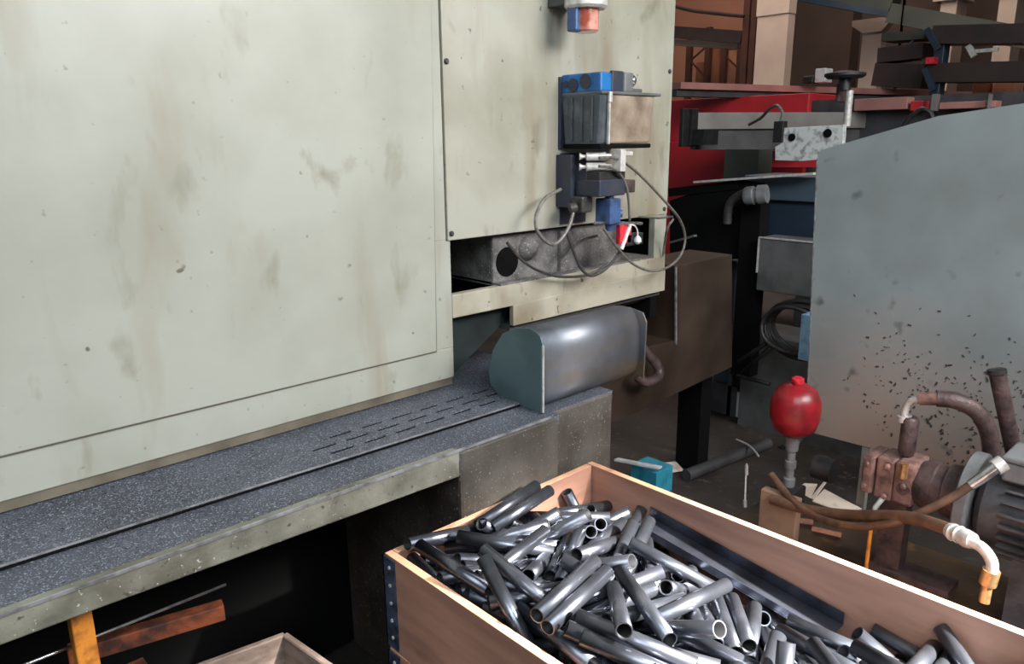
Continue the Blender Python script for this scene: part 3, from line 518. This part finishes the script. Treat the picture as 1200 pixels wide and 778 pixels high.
b = MB(); b.lathe([(.135,0),(.145,.006),(.145,.034),(.135,.04)], (ax,.605,zc), (0,-1,0), 40); b.build('bell_ring','motor_lid',PU)
b = MB(); b.box((ax-.05,.60,.31),(ax+.05,.86,.335)); b.box((ax-.03,.76,.335),(ax+.03,.84,.60)); b.build('foot','pump',PU)
MB().lathe([(.022,0),(.026,.01),(.026,.12),(.02,.13)], (2.500,0.791,0.736), (0,0,1), 16).build('riser','pump',PU)
MB().lathe([(.012,0),(.012,.05)], (2.420,0.766,0.686), (0,0,1), 10).build('side_pin','brass',PU)
EM = thing('electric_motor', (2.5,.3,.31), 'dark grey finned electric motor at the right edge behind the crate', 'motor')
b = MB(); b.lathe([(.10,0),(.125,.02),(.128,.05),(.128,.42),(.11,.45)], (ax,.555,zc), (0,-1,0), 36); b.build('housing','motor',EM)
for k in range(26):
    a = 2*math.pi*k/26
    c = Vector((ax+math.cos(a)*.137, .29, zc+math.sin(a)*.137))
    MB().obox(c, (0,.19,0), (-math.sin(a)*.0035,0,math.cos(a)*.0035), (math.cos(a)*.014,0,math.sin(a)*.014)).build('cooling_fin','motor',EM)
b = MB(); b.box((ax-.10,.32,.775),(ax+.05,.50,.835),.008); b.box((ax-.105,.315,.835),(ax+.055,.505,.852),.006); b.build('terminal_box','motor_lid',EM)
b = MB(); b.box((ax-.13,.18,.31),(ax+.13,.46,.325)); b.box((ax-.10,.2,.325),(ax-.07,.44,.56)); b.box((ax+.07,.2,.325),(ax+.10,.44,.56)); b.build('foot','motor',EM)
# accumulator
AC = thing('accumulator', (2.5,1.17,.31), 'red painted spherical pressure accumulator on a grey stem', 'accumulator')
MB().lathe([(.02,0),(.045,.005),(.075,.03),(.087,.07),(.089,.10),(.086,.14),(.07,.175),(.04,.195),(.018,.20)], (2.5,1.178,.69), (0,0,1), 32).build('vessel','red',AC)
MB().lathe([(.018,0),(.022,.006),(.022,.02),(.012,.026)], (2.5,1.178,.888), (0,0,1), 16).build('top_cap','redtag',AC)
b = MB(); b.lathe([(.022,0),(.022,.03),(.015,.035),(.015,.07),(.02,.072),(.02,.10),(.015,.102),(.015,.14),(.022,.142),(.026,.20)], (2.5,1.178,.49), (0,0,1), 16); b.build('stem','motor_lid',AC)
b = MB(); b.box((2.45,1.13,.40),(2.55,1.23,.49),.01); b.box((2.47,1.15,.31),(2.53,1.21,.40)); b.cyl((2.58,1.12,.56),(2.58,1.05,.56),.045,18); b.build('valve_block','rubber',AC)
# hoses of the power pack
def hs(label, pts, r, m, ends=()):
    t = thing('hydraulic_hose', pts[0], label, 'hose')
    MB().tube(smooth_path(pts,8), r, 12).build('hose_body', m, t)
    for nm,pp,rr,mm in ends: MB().tube(pp, rr, 12).build(nm, mm, t)
    return t
hs('brown pressure hose looping low from the accumulator up to the motor box', [(2.450,1.224,0.535),(2.420,1.158,0.506),(2.360,1.063,0.495),(2.300,0.954,0.511),(2.250,0.825,0.556),(2.220,0.711,0.627),(2.220,0.631,0.696),(2.240,0.570,0.757),(2.260,0.523,0.814)], .0125, 'brownhose',
   [('crimp_sleeve',[(2.255,0.537,0.798),(2.262,0.516,0.823),(2.275,0.487,0.862)],[.015,.016,.017],'chrome'),('hex_nut',[(2.275,0.491,0.858),(2.290,0.476,0.874)],.023,'alu')])
hs('thick return hose with threaded collar and brass elbow at the lower right', [(2.400,1.188,0.465),(2.360,1.026,0.496),(2.300,0.860,0.562),(2.220,0.685,0.654),(2.160,0.577,0.692),(2.120,0.523,0.706)], .019, 'brownhose',
   [('threaded_collar',[(2.130,0.540,0.705),(2.120,0.527,0.706),(2.120,0.525,0.707),(2.110,0.510,0.710),(2.110,0.508,0.710),(2.100,0.492,0.711),(2.090,0.474,0.715)],[.021,.025,.021,.025,.021,.025,.022],'alu'),
    ('elbow',smooth_path([(2.090,0.478,0.713),(2.080,0.446,0.708),(2.070,0.421,0.686),(2.060,0.415,0.659)],5),.015,'alu'),('brass_nut',[(2.060,0.416,0.668),(2.060,0.420,0.626)],.021,'brass'),('brass_tail',[(2.060,0.420,0.626),(2.050,0.419,0.577)],.013,'brass')])
hs('dark hose arching from the pump riser elbow down behind the motor', [(2.500,0.723,0.946),(2.520,0.671,0.945),(2.560,0.623,0.911),(2.600,0.595,0.845),(2.640,0.586,0.763)], .026, 'pump',
   [('elbow',smooth_path([(2.500,0.809,0.851),(2.500,0.810,0.886),(2.500,0.796,0.919),(2.500,0.767,0.935)],5),.012,'alu'),('crimp_sleeve',[(2.500,0.772,0.933),(2.500,0.713,0.948)],.021,'pump_pink'),('hex_nut',[(2.500,0.808,0.845),(2.500,0.811,0.865)],.022,'alu')])
hs('thick dark upright pipe stub standing by the guard above the motor', [(2.600,0.598,1.044),(2.620,0.579,0.966),(2.660,0.556,0.854),(2.700,0.539,0.760)], .024, 'pump', [('pipe_end',[(2.600,0.598,1.047),(2.600,0.595,1.034)],.027,'rubber')])
hs('thin orange copper tube rising from the tank to the pump block', [(2.430,0.823,0.587),(2.420,0.838,0.557),(2.410,0.840,0.510),(2.400,0.837,0.421),(2.380,0.830,0.272)], .0065, 'orange', [('white_tip',[(2.430,0.823,0.590),(2.420,0.838,0.557),(2.410,0.839,0.504)],.0085,'offwhite')])
# litter on the tank
def part1(name,label,cat,mb,m,org,**k):
    return tag(mb.build(name,m,None,origin=org,**k),label,cat)
zt = .31
b = MB(); b.box((2.405,(2.410,1.096,0.478)[1],.311),(2.445,(2.410,1.238,0.426)[1],(2.410,1.165,0.487)[2]),.003); part1('cardboard_box','small tan cardboard box below the red accumulator','box',b,'card',(2.42,(2.410,1.165,0.497)[1],.311))
b = MB(); b.prism([(2.727,1.182,0.340),(2.822,1.179,0.360),(2.792,1.015,0.345),(2.723,1.067,0.340)], (0,0,.004)); part1('paper_sheet','flat dirty white paper sheet lying between accumulator and pump','paper',b,'paper',(2.799,1.164,0.313))
b = MB(); b.prism([(2.659,1.224,0.400),(2.695,1.205,0.420),(2.724,1.167,0.420),(2.711,1.183,0.360)], (0,0,.004)); b.prism([(2.711,1.183,0.360),(2.707,1.167,0.360),(2.805,1.148,0.440),(2.788,1.153,0.440)],(0,0,.004)); part1('crumpled_paper','crumpled white paper scrap standing behind the looping hose','paper',b,'paper',(2.747,1.217,0.350))
for (p,q,lab) in (((917,607),(953,612),'pale wood stick left of the looping hose, lying on the tank'),((951,619),(986,626),'pale wood stick nearest the crate below the looping hose')):
    pass
b = MB(); b.bar((2.546,1.212,0.325),(2.598,1.115,0.325),.02,.014,bev=.002); part1('wood_offcut','upper of two pale wood offcuts lying on the oily tank top','wood offcut',b,'stick',(2.573,1.225,0.310))
b = MB(); b.bar((2.550,1.098,0.325),(2.580,0.999,0.325),.016,.014,bev=.002); part1('wood_offcut','lower of two pale wood offcuts, nearer the crate rim','wood offcut',b,'stick',(2.577,1.110,0.310))
b = MB(); b.tube([(2.550,1.374,0.310),(2.600,1.406,0.402),(2.600,1.407,0.472)],[.004,.004,.004],8); b.tube([(2.600,1.407,0.465),(2.600,1.404,0.425)],.007,8); b.tube([(2.620,1.414,0.301),(2.620,1.411,0.271)],.008,8); part1('dipstick','thin pale upright dipstick left of the accumulator stem','rod',b,'alu',(2.550,1.374,0.310))
b = MB(); b.cyl((3.133,2.033,0.034),(3.834,1.951,0.034),.032,18); part1('steel_pipe','long dark steel pipe lying on the floor left of the accumulator','pipe',b,'darkgrey',(3.204,2.079,0.000))
b = MB(); b.cyl((3.879,1.879,0.016),(4.258,1.835,0.016),.015,10); part1('steel_pipe','short thin pipe lying behind the accumulator stem','pipe',b,'darkgrey',(3.927,1.902,0.000))
b = MB(); b.tube(smooth_path([(3.661,2.055,0.075),(3.632,1.969,0.078),(3.584,1.900,0.078),(3.566,1.862,0.060)],4),.006,8); part1('bent_wire','short bent pale wire resting across the long dark pipe','wire',b,'alu',(3.671,1.990,0.060))
# turquoise carton
TC = thing('open_carton', (2.917,2.196,0.050), 'small turquoise printed carton with pale open flap behind the crate corner', 'carton')
p = Vector((2.853,2.181,0.100)); 
b = MB(); b.box((p.x,p.y-.16,.0),(p.x+.14,p.y-.0,.14),.003); b.build('carton_body','turq',TC)
b = MB(); b.prism([(p.x-.06,p.y+.06,.155),(p.x-.0,p.y-.17,.165),(p.x+.03,p.y-.17,.165),(p.x-.03,p.y+.06,.155)],(0,0,.01)); b.build('carton_flap','offwhite',TC)
b = MB(); q = Vector((3.179,2.178,0.010)); b.obox(q+Vector((0,0,.006)),(.06,-.03,0),(.03,.045,0),(0,0,.005)); part1('paper_scrap','small pale paper scrap on the dark floor right of the turquoise carton','paper',b,'paper',q)

# ------------------------------------------------------------------ machines behind, right of the enclosure
def post(name, a, b, m, label, cat, bev=.004):
    o = MB().box(a, b, bev).build(name, m, None, origin=((a[0]+b[0])/2,(a[1]+b[1])/2,min(a[2],b[2])))
    return tag(o, label, cat)
def slab(mb, corners, off):   # planar polygon with thickness
    return mb.prism(corners, off)
# brown box under the far conveyor
BB = thing('brown_housing', (2.862,1.950,0.829), 'brown oily sheet metal housing just right of the cream enclosure', 'housing')
b = MB(); b.prism([(2.835,1.950,1.186),(3.310,1.950,1.188),(3.380,1.950,0.592),(2.472,1.950,0.545),(2.310,1.950,0.558),(2.302,1.950,0.871),(2.621,1.950,0.848),(2.862,1.950,0.833)], (0,.25,0)); b.build('front_sheet','brownsheet',BB,bevel=.003)
b = MB(); b.bar((2.828,1.945,1.184),(2.856,1.945,0.815),.008,.008,up=(0,1,0)); b.build('worn_edge','edge',BB)
b = MB(); b.tube(smooth_path([(2.519,1.920,0.901),(2.611,1.880,0.794),(2.612,1.860,0.739),(2.527,1.860,0.728),(2.474,1.880,0.766)],6),.022,10); b.build('drain_elbow','pump',BB)
b = MB(); b.box((BB.location.x+.40,2.05,0),(BB.location.x+.5,2.19,.6)); b.build('housing_leg','black',BB)
DM = thing('dark_machine_column', (3.900,2.204,1.088), 'black vertical machine column behind the brown housing', 'column')
b = MB(); b.box((3.900,2.258,0.369),(4.0,(3.900,2.138,1.391)[1],1.40)); b.build('column','black',DM)
b = MB(); b.box((3.42,2.25,.0),(3.46,2.29,.60)); b.build('black_leg','black',DM)
b = MB(); b.prism([(3.950,2.782,1.370),(3.950,2.346,1.513),(3.950,2.174,1.495),(3.950,2.142,1.089),(3.950,2.762,0.959)], (.04,0,0)); b.build('shroud','black',DM)
b = MB(); b.tube([(3.400,2.187,0.334),(3.400,2.198,0.134)],.010,8); b.build('bright_pin','alu',DM)
b = MB(); b.tube(smooth_path([(3.800,2.283,1.275),(3.800,2.274,1.381),(3.800,2.209,1.440),(3.800,2.098,1.464)],6),.024,10); b.build('conduit','hose_dark',DM)
b = MB(); b.lathe([(.045,0),(.05,.01),(.05,.05),(.042,.055),(.042,.07),(.052,.075),(.05,.12)], (3.780,2.171,1.434), (.2,-1,.15), 18); b.build('conduit_collar','motor_lid',DM)
b = MB(); b.bar((3.700,2.588,1.151),(3.700,2.421,1.205),.03,.012); b.build('cross_strap','greybox',DM)
BM = thing('blue_grey_cabinet', (4.000,2.023,1.096), 'blue grey steel cabinet section half hidden behind the guard sheet', 'cabinet')
b = MB(); y0 = (4.000,2.321,1.365)[1]; b.box((4.02,.9,1.40),(4.4,y0,(4.000,2.163,1.535)[2])); b.build('upper_body','bluegrey',BM,bevel=.006)
b = MB(); b.box((4.06,.9,1.0),(4.4,(4.060,2.228,1.268)[1],1.40)); b.build('recess','navyrack',BM)
b = MB(); b.bar((3.950,2.586,1.491),(3.950,1.855,1.559),.10,.012); b.build('top_edge','alu',BM)
b = MB(); b.bar((4.000,2.788,1.419),(4.000,2.319,1.483),.12,.05); b.build('dark_arm','black',BM)
b = MB(); b.box((4.05,1.0,.0),(4.4,(4.050,2.274,0.153)[1],(4.050,2.114,0.596)[2])); b.build('lower_panel','greybox',BM)
EB = thing('junction_box', (3.850,1.918,0.888), 'dusty grey junction box with pale top edge above the cable coil', 'box')
q0 = (3.850,2.106,1.209); q1 = (3.850,1.761,0.911)
b = MB(); b.box(q0,(4.02,q1[1]-.1,q1[2]),.006); b.build('box_body','greybox',EB)
b = MB(); b.bar((3.848,q0[1],q0[2]),(3.848,q1[1]-.1,q0[2]),.012,.008); b.bar((3.848,q0[1],q0[2]),(3.848,q0[1],q1[2]+.1),.008,.008,up=(1,0,0)); b.build('pale_edge','alu',EB)
CC = thing('cable_coil', (3.750,1.840,0.751), 'coiled black cables hanging below the grey junction box', 'cable')
for k in range(6):
    cxp = (3.750,1.815,0.750); ry = .17+.018*k; rz = .14+.012*k - .01*(k%2)
    pts = [(3.72+.022*k+.01*math.sin(3*t+k), cxp[1]+ry*math.cos(t)-.02*k, cxp[2]+rz*math.sin(t)*(.9+.05*math.sin(k))) for t in [i*2*math.pi/24 for i in range(25)]]
    MB().tube(pts, .010 + .002*(k%3), 8).build('cable_turn', ['hose_dark','rubber','rubber'][k%3], CC)
for k,(a,c) in enumerate((((868,428),(898,400)),((872,436),(905,405)),((866,440),(900,449)))):
    b = MB(); p = Vector((3.750,1.966,0.656)); 
    pa = [(3.800,2.151,0.488),(3.800,2.124,0.427),(3.800,2.156,0.404)][k]; pb = [(3.740,1.960,0.649),(3.740,1.919,0.642),(3.740,1.921,0.421)][k]
    b.tube([pa,pb],.012,8).build('cable_tail','rubber',CC)
b = MB(); b.box((3.600,1.709,0.877),(3.63,(3.600,1.631,0.658)[1],(3.600,1.643,0.638)[2]),.004); b.bar((3.63,(3.600,1.686,0.863)[1],(3.600,1.686,0.863)[2]),(4.02,(3.600,1.686,0.863)[1],(3.600,1.686,0.863)[2]),.03,.03); b.build('blue_strip','lightblue',EB)
FC = thing('frame_column', (4.200,2.476,-0.115), 'blue grey steel column with white tag standing left of the accumulator', 'column')
b = MB(); b.box((4.200,2.557,-0.169),(4.35,(4.200,2.359,0.268)[1],1.0),.004); b.build('column','bluegrey',FC)
b = MB(); b.box((4.150,2.415,-0.085),(4.19,(4.150,2.390,0.272)[1],1.0)); b.build('flange','greybox',FC)
b = MB(); b.box((4.120,2.330,0.018),(4.14,(4.120,2.287,0.178)[1],(4.120,2.317,0.182)[2])); b.build('white_tag','offwhite',FC)
b = MB(); b.box((4.15,(4.200,2.347,0.270)[1],0),(4.4,(4.200,2.595,0.214)[1],.2)); b.build('column_foot','darkgrey',FC)
# grey beam with bracket
GB = thing('grey_beam', (5.000,2.734,1.864), 'long horizontal grey beam running behind the guard in front of the red machine', 'beam')
b = MB(); p,q = Vector((5.200,3.479,1.878)),Vector((7.822,1.951,1.871)); p.z = q.z; b.bar(p,q,.15,.125); b.build('beam','midgrey',GB,bevel=.004)
b = MB(); b.bar(p-Vector((-.02,0,.125)),q-Vector((-.02,0,.155)),.10,.18); b.build('lower_web','darkgrey',GB)
for px in (0,1):
    y = [(5.200,3.003,1.628)[1],(5.200,2.151,1.633)[1]][px]
    b = MB(); b.box((5.14,y-.14,0),(5.34,y+.14,1.66)); b.build('beam_leg','girder',GB)
b = MB(); b.box((4.900,3.395,1.681),(5.1,(4.900,3.363,1.940)[1],(4.900,3.387,1.959)[2]),.004); b.build('end_block','rubber',GB)
b = MB(); b.bar((5.000,3.349,1.953),(5.000,3.365,1.693),.03,.05,up=(1,0,0)); b.box((5.000,3.380,1.693),(5.2,(5.000,3.245,1.816)[1],(5.000,3.318,1.805)[2])); b.build('end_arm','rubber',GB)
WB = thing('white_bracket', (4.700,2.296,1.705), 'chipped white bracket plate with two dark round holes fixed to the grey beam', 'bracket')
b = MB(); b.prism([(4.700,2.501,1.598),(4.700,2.508,1.684),(4.700,2.468,1.706),(4.700,2.465,1.802),(4.700,2.069,1.815),(4.700,2.064,1.664),(4.700,2.193,1.607),(4.700,2.314,1.595)], (.04,0,0)); b.build('plate','whiteblk',WB,bevel=.004)
for p,r in (((4.695,2.393,1.743),.024),((4.695,2.162,1.766),.026)): MB().cyl(p,(p[0]-.006,p[1],p[2]),r,16).build('hole','black',WB)
b = MB(); b.box((4.74,(4.740,2.291,1.747)[1]-.05,(4.740,2.291,1.747)[2]-.03),(5.14,(4.740,2.291,1.747)[1]+.05,(4.740,2.291,1.747)[2]+.03)); b.build('arm','darkgrey',WB)
b = MB(); b.box((4.680,2.518,1.712),(4.74,(4.680,2.452,1.838)[1],(4.680,2.499,1.845)[2]),.004); b.build('plug','rubber',WB)
b = MB(); b.tube(smooth_path([(4.690,2.475,1.844),(4.690,2.468,1.897),(4.690,2.506,1.940),(4.720,2.575,1.927),(4.800,2.675,1.872),(4.900,2.818,1.831)],6),.010,8); b.build('cable','hose',WB)
VV = thing('hand_valve', (4.800,2.090,1.796), 'dark handwheel valve on a pale upright rod above the white bracket', 'valve')
b = MB(); b.cyl((4.800,2.096,1.806),(4.800,2.097,2.017),.022,10); b.build('upright','alu',VV)
b = MB(); b.lathe([(.10,0),(.12,.015),(.12,.03),(.04,.045)], (4.800,2.135,2.089), (0,0,1), 18); b.cyl((4.800,2.128,2.019),(4.800,2.139,2.129),.035,12); b.build('wheel','rubber',VV)
b = MB(); b.box((4.850,2.208,1.953),(4.95,(4.850,2.180,2.053)[1],(4.850,2.208,2.065)[2]),.01); b.build('valve_body','pump',VV)
# red machine
RM = thing('red_machine', (6.400,3.747,1.827), 'long low bright red machine with pinkish steel rail on top in the hall behind', 'machine')
zt = (6.400,3.768,2.104)[2]; ya = (6.400,4.486,2.081)[1]; yb = (6.400,3.134,2.027)[1]
b = MB(); b.box((6.4,yb,.9),(7.2,ya+1.5,zt)); b.build('red_cover','redmachine',RM,bevel=.01)
y2 = (6.300,3.745,1.526)[1]
b = MB(); b.box((6.3,y2,.2),(6.38,ya+1.5,(6.300,4.035,1.708)[2])); b.build('red_door','redmachine',RM,bevel=.01)
b = MB(); b.box((6.45,-1.5,.0),(7.1,yb,zt-.06)); b.build('grey_section','darkgrey',RM)
ra,rb = Vector((5.687,4.029,2.180)),Vector((10.736,2.714,2.180))
b = MB(); b.bar(ra,rb,.22,.055); b.build('top_rail','rail',RM)
b = MB(); b.bar(ra-Vector((0,0,.06)),rb-Vector((0,0,.06)),.12,.05); b.build('rail_web','darkgrey',RM)
for (x0,x1,y0,y1) in ((1005,1040,117,127),(1030,1064,115,128),(1100,1160,118,128)):
    b = MB(); p = Vector((0.242,1.252,1.936)) if 0 else None
b = MB(); b.box((6.300,2.708,1.942),(6.44,(6.300,2.303,2.028)[1],(6.300,2.518,2.032)[2]),.004); b.build('pink_panel','rail',RM)
b = MB(); b.box((6.300,2.279,1.928),(6.44,(6.300,2.192,2.011)[1],(6.300,2.203,1.999)[2]),.004); b.build('red_panel','redmachine',RM)
b = MB(); b.box((6.300,2.076,1.933),(6.44,(6.300,1.707,2.002)[1],(6.300,1.911,1.981)[2]),.004); b.build('ribbed_panel','rail',RM)
b = MB(); b.box((6.250,2.117,1.922),(6.32,(6.250,2.083,2.029)[1],(6.250,2.108,2.042)[2])); b.build('pale_upright','midgrey',RM)
b = MB(); b.box((6.250,1.745,1.910),(6.32,(6.250,1.737,2.013)[1],(6.250,1.750,2.025)[2])); b.build('pale_upright','midgrey',RM)
b = MB(); b.prism([(6.200,3.341,1.577),(6.200,3.607,1.515),(6.200,3.346,1.635),(6.200,2.905,1.540),(6.200,2.901,1.499),(6.200,3.605,1.486)], (.05,0,0)); b.build('magenta_strip','redmachine',RM)
b = MB(); b.tube(smooth_path([(5.000,1.838,1.802),(5.000,1.796,1.861),(5.000,1.742,1.899),(5.000,1.692,1.877),(5.000,1.668,1.828)],6),.014,8); b.build('loose_cable','rubber',GB)

# ------------------------------------------------------------------ far hall
def pillar(px0, px1, x, label, ztop=9.0):
    return px0
P1 = thing('concrete_pillar', (11.000,6.031,2.535), 'wide pale concrete pillar nearest the cream enclosure', 'pillar')
P1.location.z = 0
b = MB(); ya,yb = (11.000,6.307,3.008)[1],(11.000,5.808,2.965)[1]; zz = (11.000,6.136,3.496)[2]
b.box((11,yb,0),(11.2,ya,zz)); b.build('shaft','concrete',P1)
b = MB(); b.box((10.98,yb-.01,zz),(11.2,ya+.01,9)); b.build('upper_shaft','concrete',P1)
P2 = thing('concrete_pillar', (13.000,5.357,2.576), 'concrete pillar with corbel shoulders under the dark crane girder', 'pillar'); P2.location.z = 0
ya,yb = (13.000,5.560,3.076)[1],(13.000,5.261,3.050)[1]; zc0,zc1 = (13.000,5.440,3.349)[2],(13.000,5.462,3.556)[2]; yc,yd = (13.000,5.739,3.483)[1],(13.000,5.158,3.421)[1]
b = MB(); b.box((13,yb,0),(13.2,ya,zc1)); b.build('shaft','concrete',P2)
b = MB(); b.prism([(12.98,yb,zc0),(12.98,yd,zc0+.12),(12.98,yd,zc1),(12.98,yc,zc1),(12.98,yc,zc0+.12),(12.98,ya,zc0)], (.2,0,0)); b.build('corbel','concrete',P2)
for (a,c,yb_,lab) in ((1102,1120,22,'narrow pale pillar rising above the girder over the navy rack'),(1170,1192,32,'narrow pale pillar rising above the girder at the right edge')):
    pass
for k in range(2):
    ya,yb = [((14.500,4.948,3.795)[1],(14.500,4.699,3.765)[1]),((14.500,4.084,3.691)[1],(14.500,3.833,3.660)[1])][k]
    P = thing('concrete_pillar', (14.6,(ya+yb)/2,0), ['narrow pale pillar rising above the girder over the navy rack','narrow pale pillar rising above the girder at the right edge'][k], 'pillar')
    b = MB(); b.box((14.5,yb,0),(15,ya,9)); b.build('shaft','concrete',P)
    b = MB(); b.box((14.4,yb-.1,3.9),(15,ya+.1,4.1)); b.build('collar','concrete',P)
# crane girder
CG = thing('crane_girder', (12.000,4.678,3.399), 'dark green crane girder crossing the hall below the roof', 'girder')
p,q = Vector((14.000,7.841,4.365)),Vector((10.000,1.739,2.431)); q.z = p.z
b = MB(); b.bar((12.400,6.885,4.268),(12.400,4.856,3.645),.3,.40); b.build('girder_web','girder',CG)
b = MB(); b.bar((12.200,4.810,3.479),(12.200,2.888,2.922),.3,.26); b.build('girder_web','girder',CG)
b = MB(); b.bar((12.300,6.812,4.037),(12.300,4.797,3.452),.4,.08); b.build('girder_flange','navyrack',CG)
b = MB(); b.box((12.000,4.603,2.410),(12.1,(12.000,4.603,3.045)[1],8.98)); b.build('thin_post','girder',CG)
# frames left of pillar
SF = thing('door_portal', (12.000,6.968,2.629), 'dark brown steel frame posts and beam before the peach wall', 'frame'); SF.location.z = 0
for k in range(2):
    ya,yb = [((12.000,7.144,3.279)[1],(12.000,7.032,3.269)[1]),((12.000,7.001,3.266)[1],(12.000,6.906,3.258)[1])][k]
    b = MB(); b.box((12,yb,0),(12.2,ya,8.98)); b.build('post','rackbrown',SF)
b = MB(); b.bar((12.100,8.771,3.627),(12.100,7.161,3.369),.2,.20); b.build('beam','darkbrown',SF)
b = MB(); b.tube(smooth_path([(11.900,8.537,4.027),(11.900,8.281,3.940),(11.900,8.015,3.866),(11.900,7.722,3.805),(11.900,7.422,3.743),(11.900,7.067,3.675)],4),.03,6); b.build('cable','darkbrown',SF)
b = MB(); b.bar((12.400,8.748,3.456),(12.400,7.394,3.276),.2,.10); b.build('light_beam','concrete',SF)
RK = thing('storage_rack', (13.000,8.301,2.745), 'brown storage rack with cartons before the peach wall', 'rack'); RK.location.z = 0
for k in range(4):
    y = [(13.000,8.878,3.202)[1],(13.000,8.458,3.169)[1],(13.000,8.108,3.142)[1],(13.000,7.770,3.116)[1]][k]
    b = MB(); b.box((13,y-.05,0),(13.1,y+.05,[3.6,3.75,3.65,3.6][k])); b.build('upright','rackbrown',RK)
b = MB(); b.bar((13.050,8.871,3.173),(13.050,8.541,3.393),.03,.03); b.build('brace','rackbrown',RK)
b = MB(); b.bar((13.050,8.873,3.204),(13.050,8.509,2.868),.03,.03); b.build('brace','rackbrown',RK)
b = MB(); b.bar((13.050,8.127,3.237),(13.050,7.806,2.973),.03,.03); b.build('brace','rackbrown',RK)
b = MB(); b.box((13.15,(13.000,7.708,2.741)[1],2.3),(14.2,(13.000,8.875,2.810)[1],2.36)); b.build('shelf','rackbrown',RK)
zs = 2.36
def carton(i,ya,yb,h,lab,m,x=13.2,z=zs):
    o = MB().box((x,yb,z),(x+.6,ya,z+h),.01).build('carton',m,None,origin=(x+.3,(ya+yb)/2,z)); tag(o,lab,'carton')
carton(0,(13.200,8.549,2.877)[1],(13.200,8.286,2.861)[1],1.05,'tall brown carton in the middle of the storage rack','carton')
carton(1,(13.200,8.819,2.894)[1],(13.200,8.568,2.878)[1],.80,'brown carton left of the tall one on the storage rack','carton')
carton(2,(13.200,8.249,2.858)[1],(13.200,7.939,2.839)[1],.95,'pale carton on the right side of the storage rack','carton2')
# cantilever rack
NR = thing('cantilever_rack', (8.000,2.670,2.138), 'navy cantilever rack carrying long dark stock in the right background', 'rack')
b = MB(); b.box((8.000,2.742,2.111),(8.15,(8.000,2.652,2.649)[1],(8.000,2.740,2.717)[2]),.01); b.build('upright','navyrack',NR)
b = MB(); b.bar((7.900,2.792,2.700),(7.900,2.668,2.510),.05,.05); b.build('brace','navyrack',NR)
b = MB(); b.bar((7.900,2.766,2.353),(7.900,2.668,2.150),.05,.05); b.build('brace','navyrack',NR)
b = MB(); b.bar((8.200,2.900,2.751),(8.200,3.068,2.588),.02,.02); b.build('brace','greybox',NR)
b = MB(); b.bar((8.200,3.082,2.566),(8.200,2.881,2.455),.02,.02); b.build('brace','greybox',NR)
b = MB(); b.bar((8.200,2.994,2.353),(8.200,2.865,2.454),.02,.02); b.build('brace','greybox',NR)
b = MB(); b.box((7.850,2.753,2.387),(7.95,(7.850,2.678,2.434)[1],(7.850,2.716,2.444)[2])); b.build('red_label','redtag',NR)
b = MB(); b.bar((8.100,2.765,2.653),(8.100,1.862,2.578),.3,.16); b.build('arm','darkbrown',NR)
b = MB(); b.bar((8.100,2.770,2.317),(8.100,1.818,2.269),.3,.17); b.build('arm','darkbrown',NR)
b = MB(); b.bar((8.300,3.320,2.528),(8.300,2.894,2.541),.3,.14); b.build('stock_bundle','darkbrown',NR)
b = MB(); b.bar((8.300,3.342,2.348),(8.300,2.865,2.301),.3,.22); b.build('stock_bundle','darkbrown',NR)
b = MB(); b.bar((8.300,3.296,2.697),(8.300,2.895,2.682),.3,.08); b.build('stock_bundle','girder',NR)
b = MB(); b.bar((8.000,2.391,2.478),(8.000,2.208,2.477),.04,.03); b.bar((8.000,2.453,2.535),(8.000,2.392,2.435),.04,.05); b.build('pale_clamp','alu',NR)
for k,(lab,m) in enumerate((('orange brown carton under the navy rack arms, left one','carton'),('orange brown carton under the navy rack arms, right one','carton2'))):
    ya,yb,z0,z1 = [((8.600,2.552,2.216)[1],(8.600,2.403,2.207)[1],(8.600,2.464,2.108)[2],(8.600,2.482,2.251)[2]),((8.600,2.381,2.206)[1],(8.600,2.216,2.197)[1],(8.600,2.281,2.099)[2],(8.600,2.298,2.233)[2])][k]
    tag(MB().box((8.6,yb,z0),(9.0,ya,z1),.01).build('carton',m,None,origin=(8.8,(ya+yb)/2,z0)),lab,'carton')
post('support_table', (8.5,(8.600,2.118,2.192)[1],0), (9.1,(8.600,2.705,2.224)[1],(8.600,2.464,2.108)[2]-.003), 'rackbrown', 'brown bench carrying the cartons under the navy rack', 'bench')
WC = thing('white_unit', (7.000,3.330,2.220), 'small white slotted unit standing on the machine rail left of the handwheel', 'unit')
b = MB(); b.box((7.000,3.395,2.224),(7.15,(7.000,3.294,2.336)[1],(7.000,3.350,2.347)[2]),.008); b.build('unit_body','offwhite',WC)
b = MB(); b.box((7.000,3.510,2.223),(7.1,(7.000,3.408,2.277)[1],(7.000,3.466,2.288)[2]),.01); b.build('motor_end','rubber',WC)
tag(MB().box((15.6,(15.600,6.886,3.985)[1],0),(15.99,(15.600,8.218,4.137)[1],9)).build('trim_2','wall'),kind='structure')
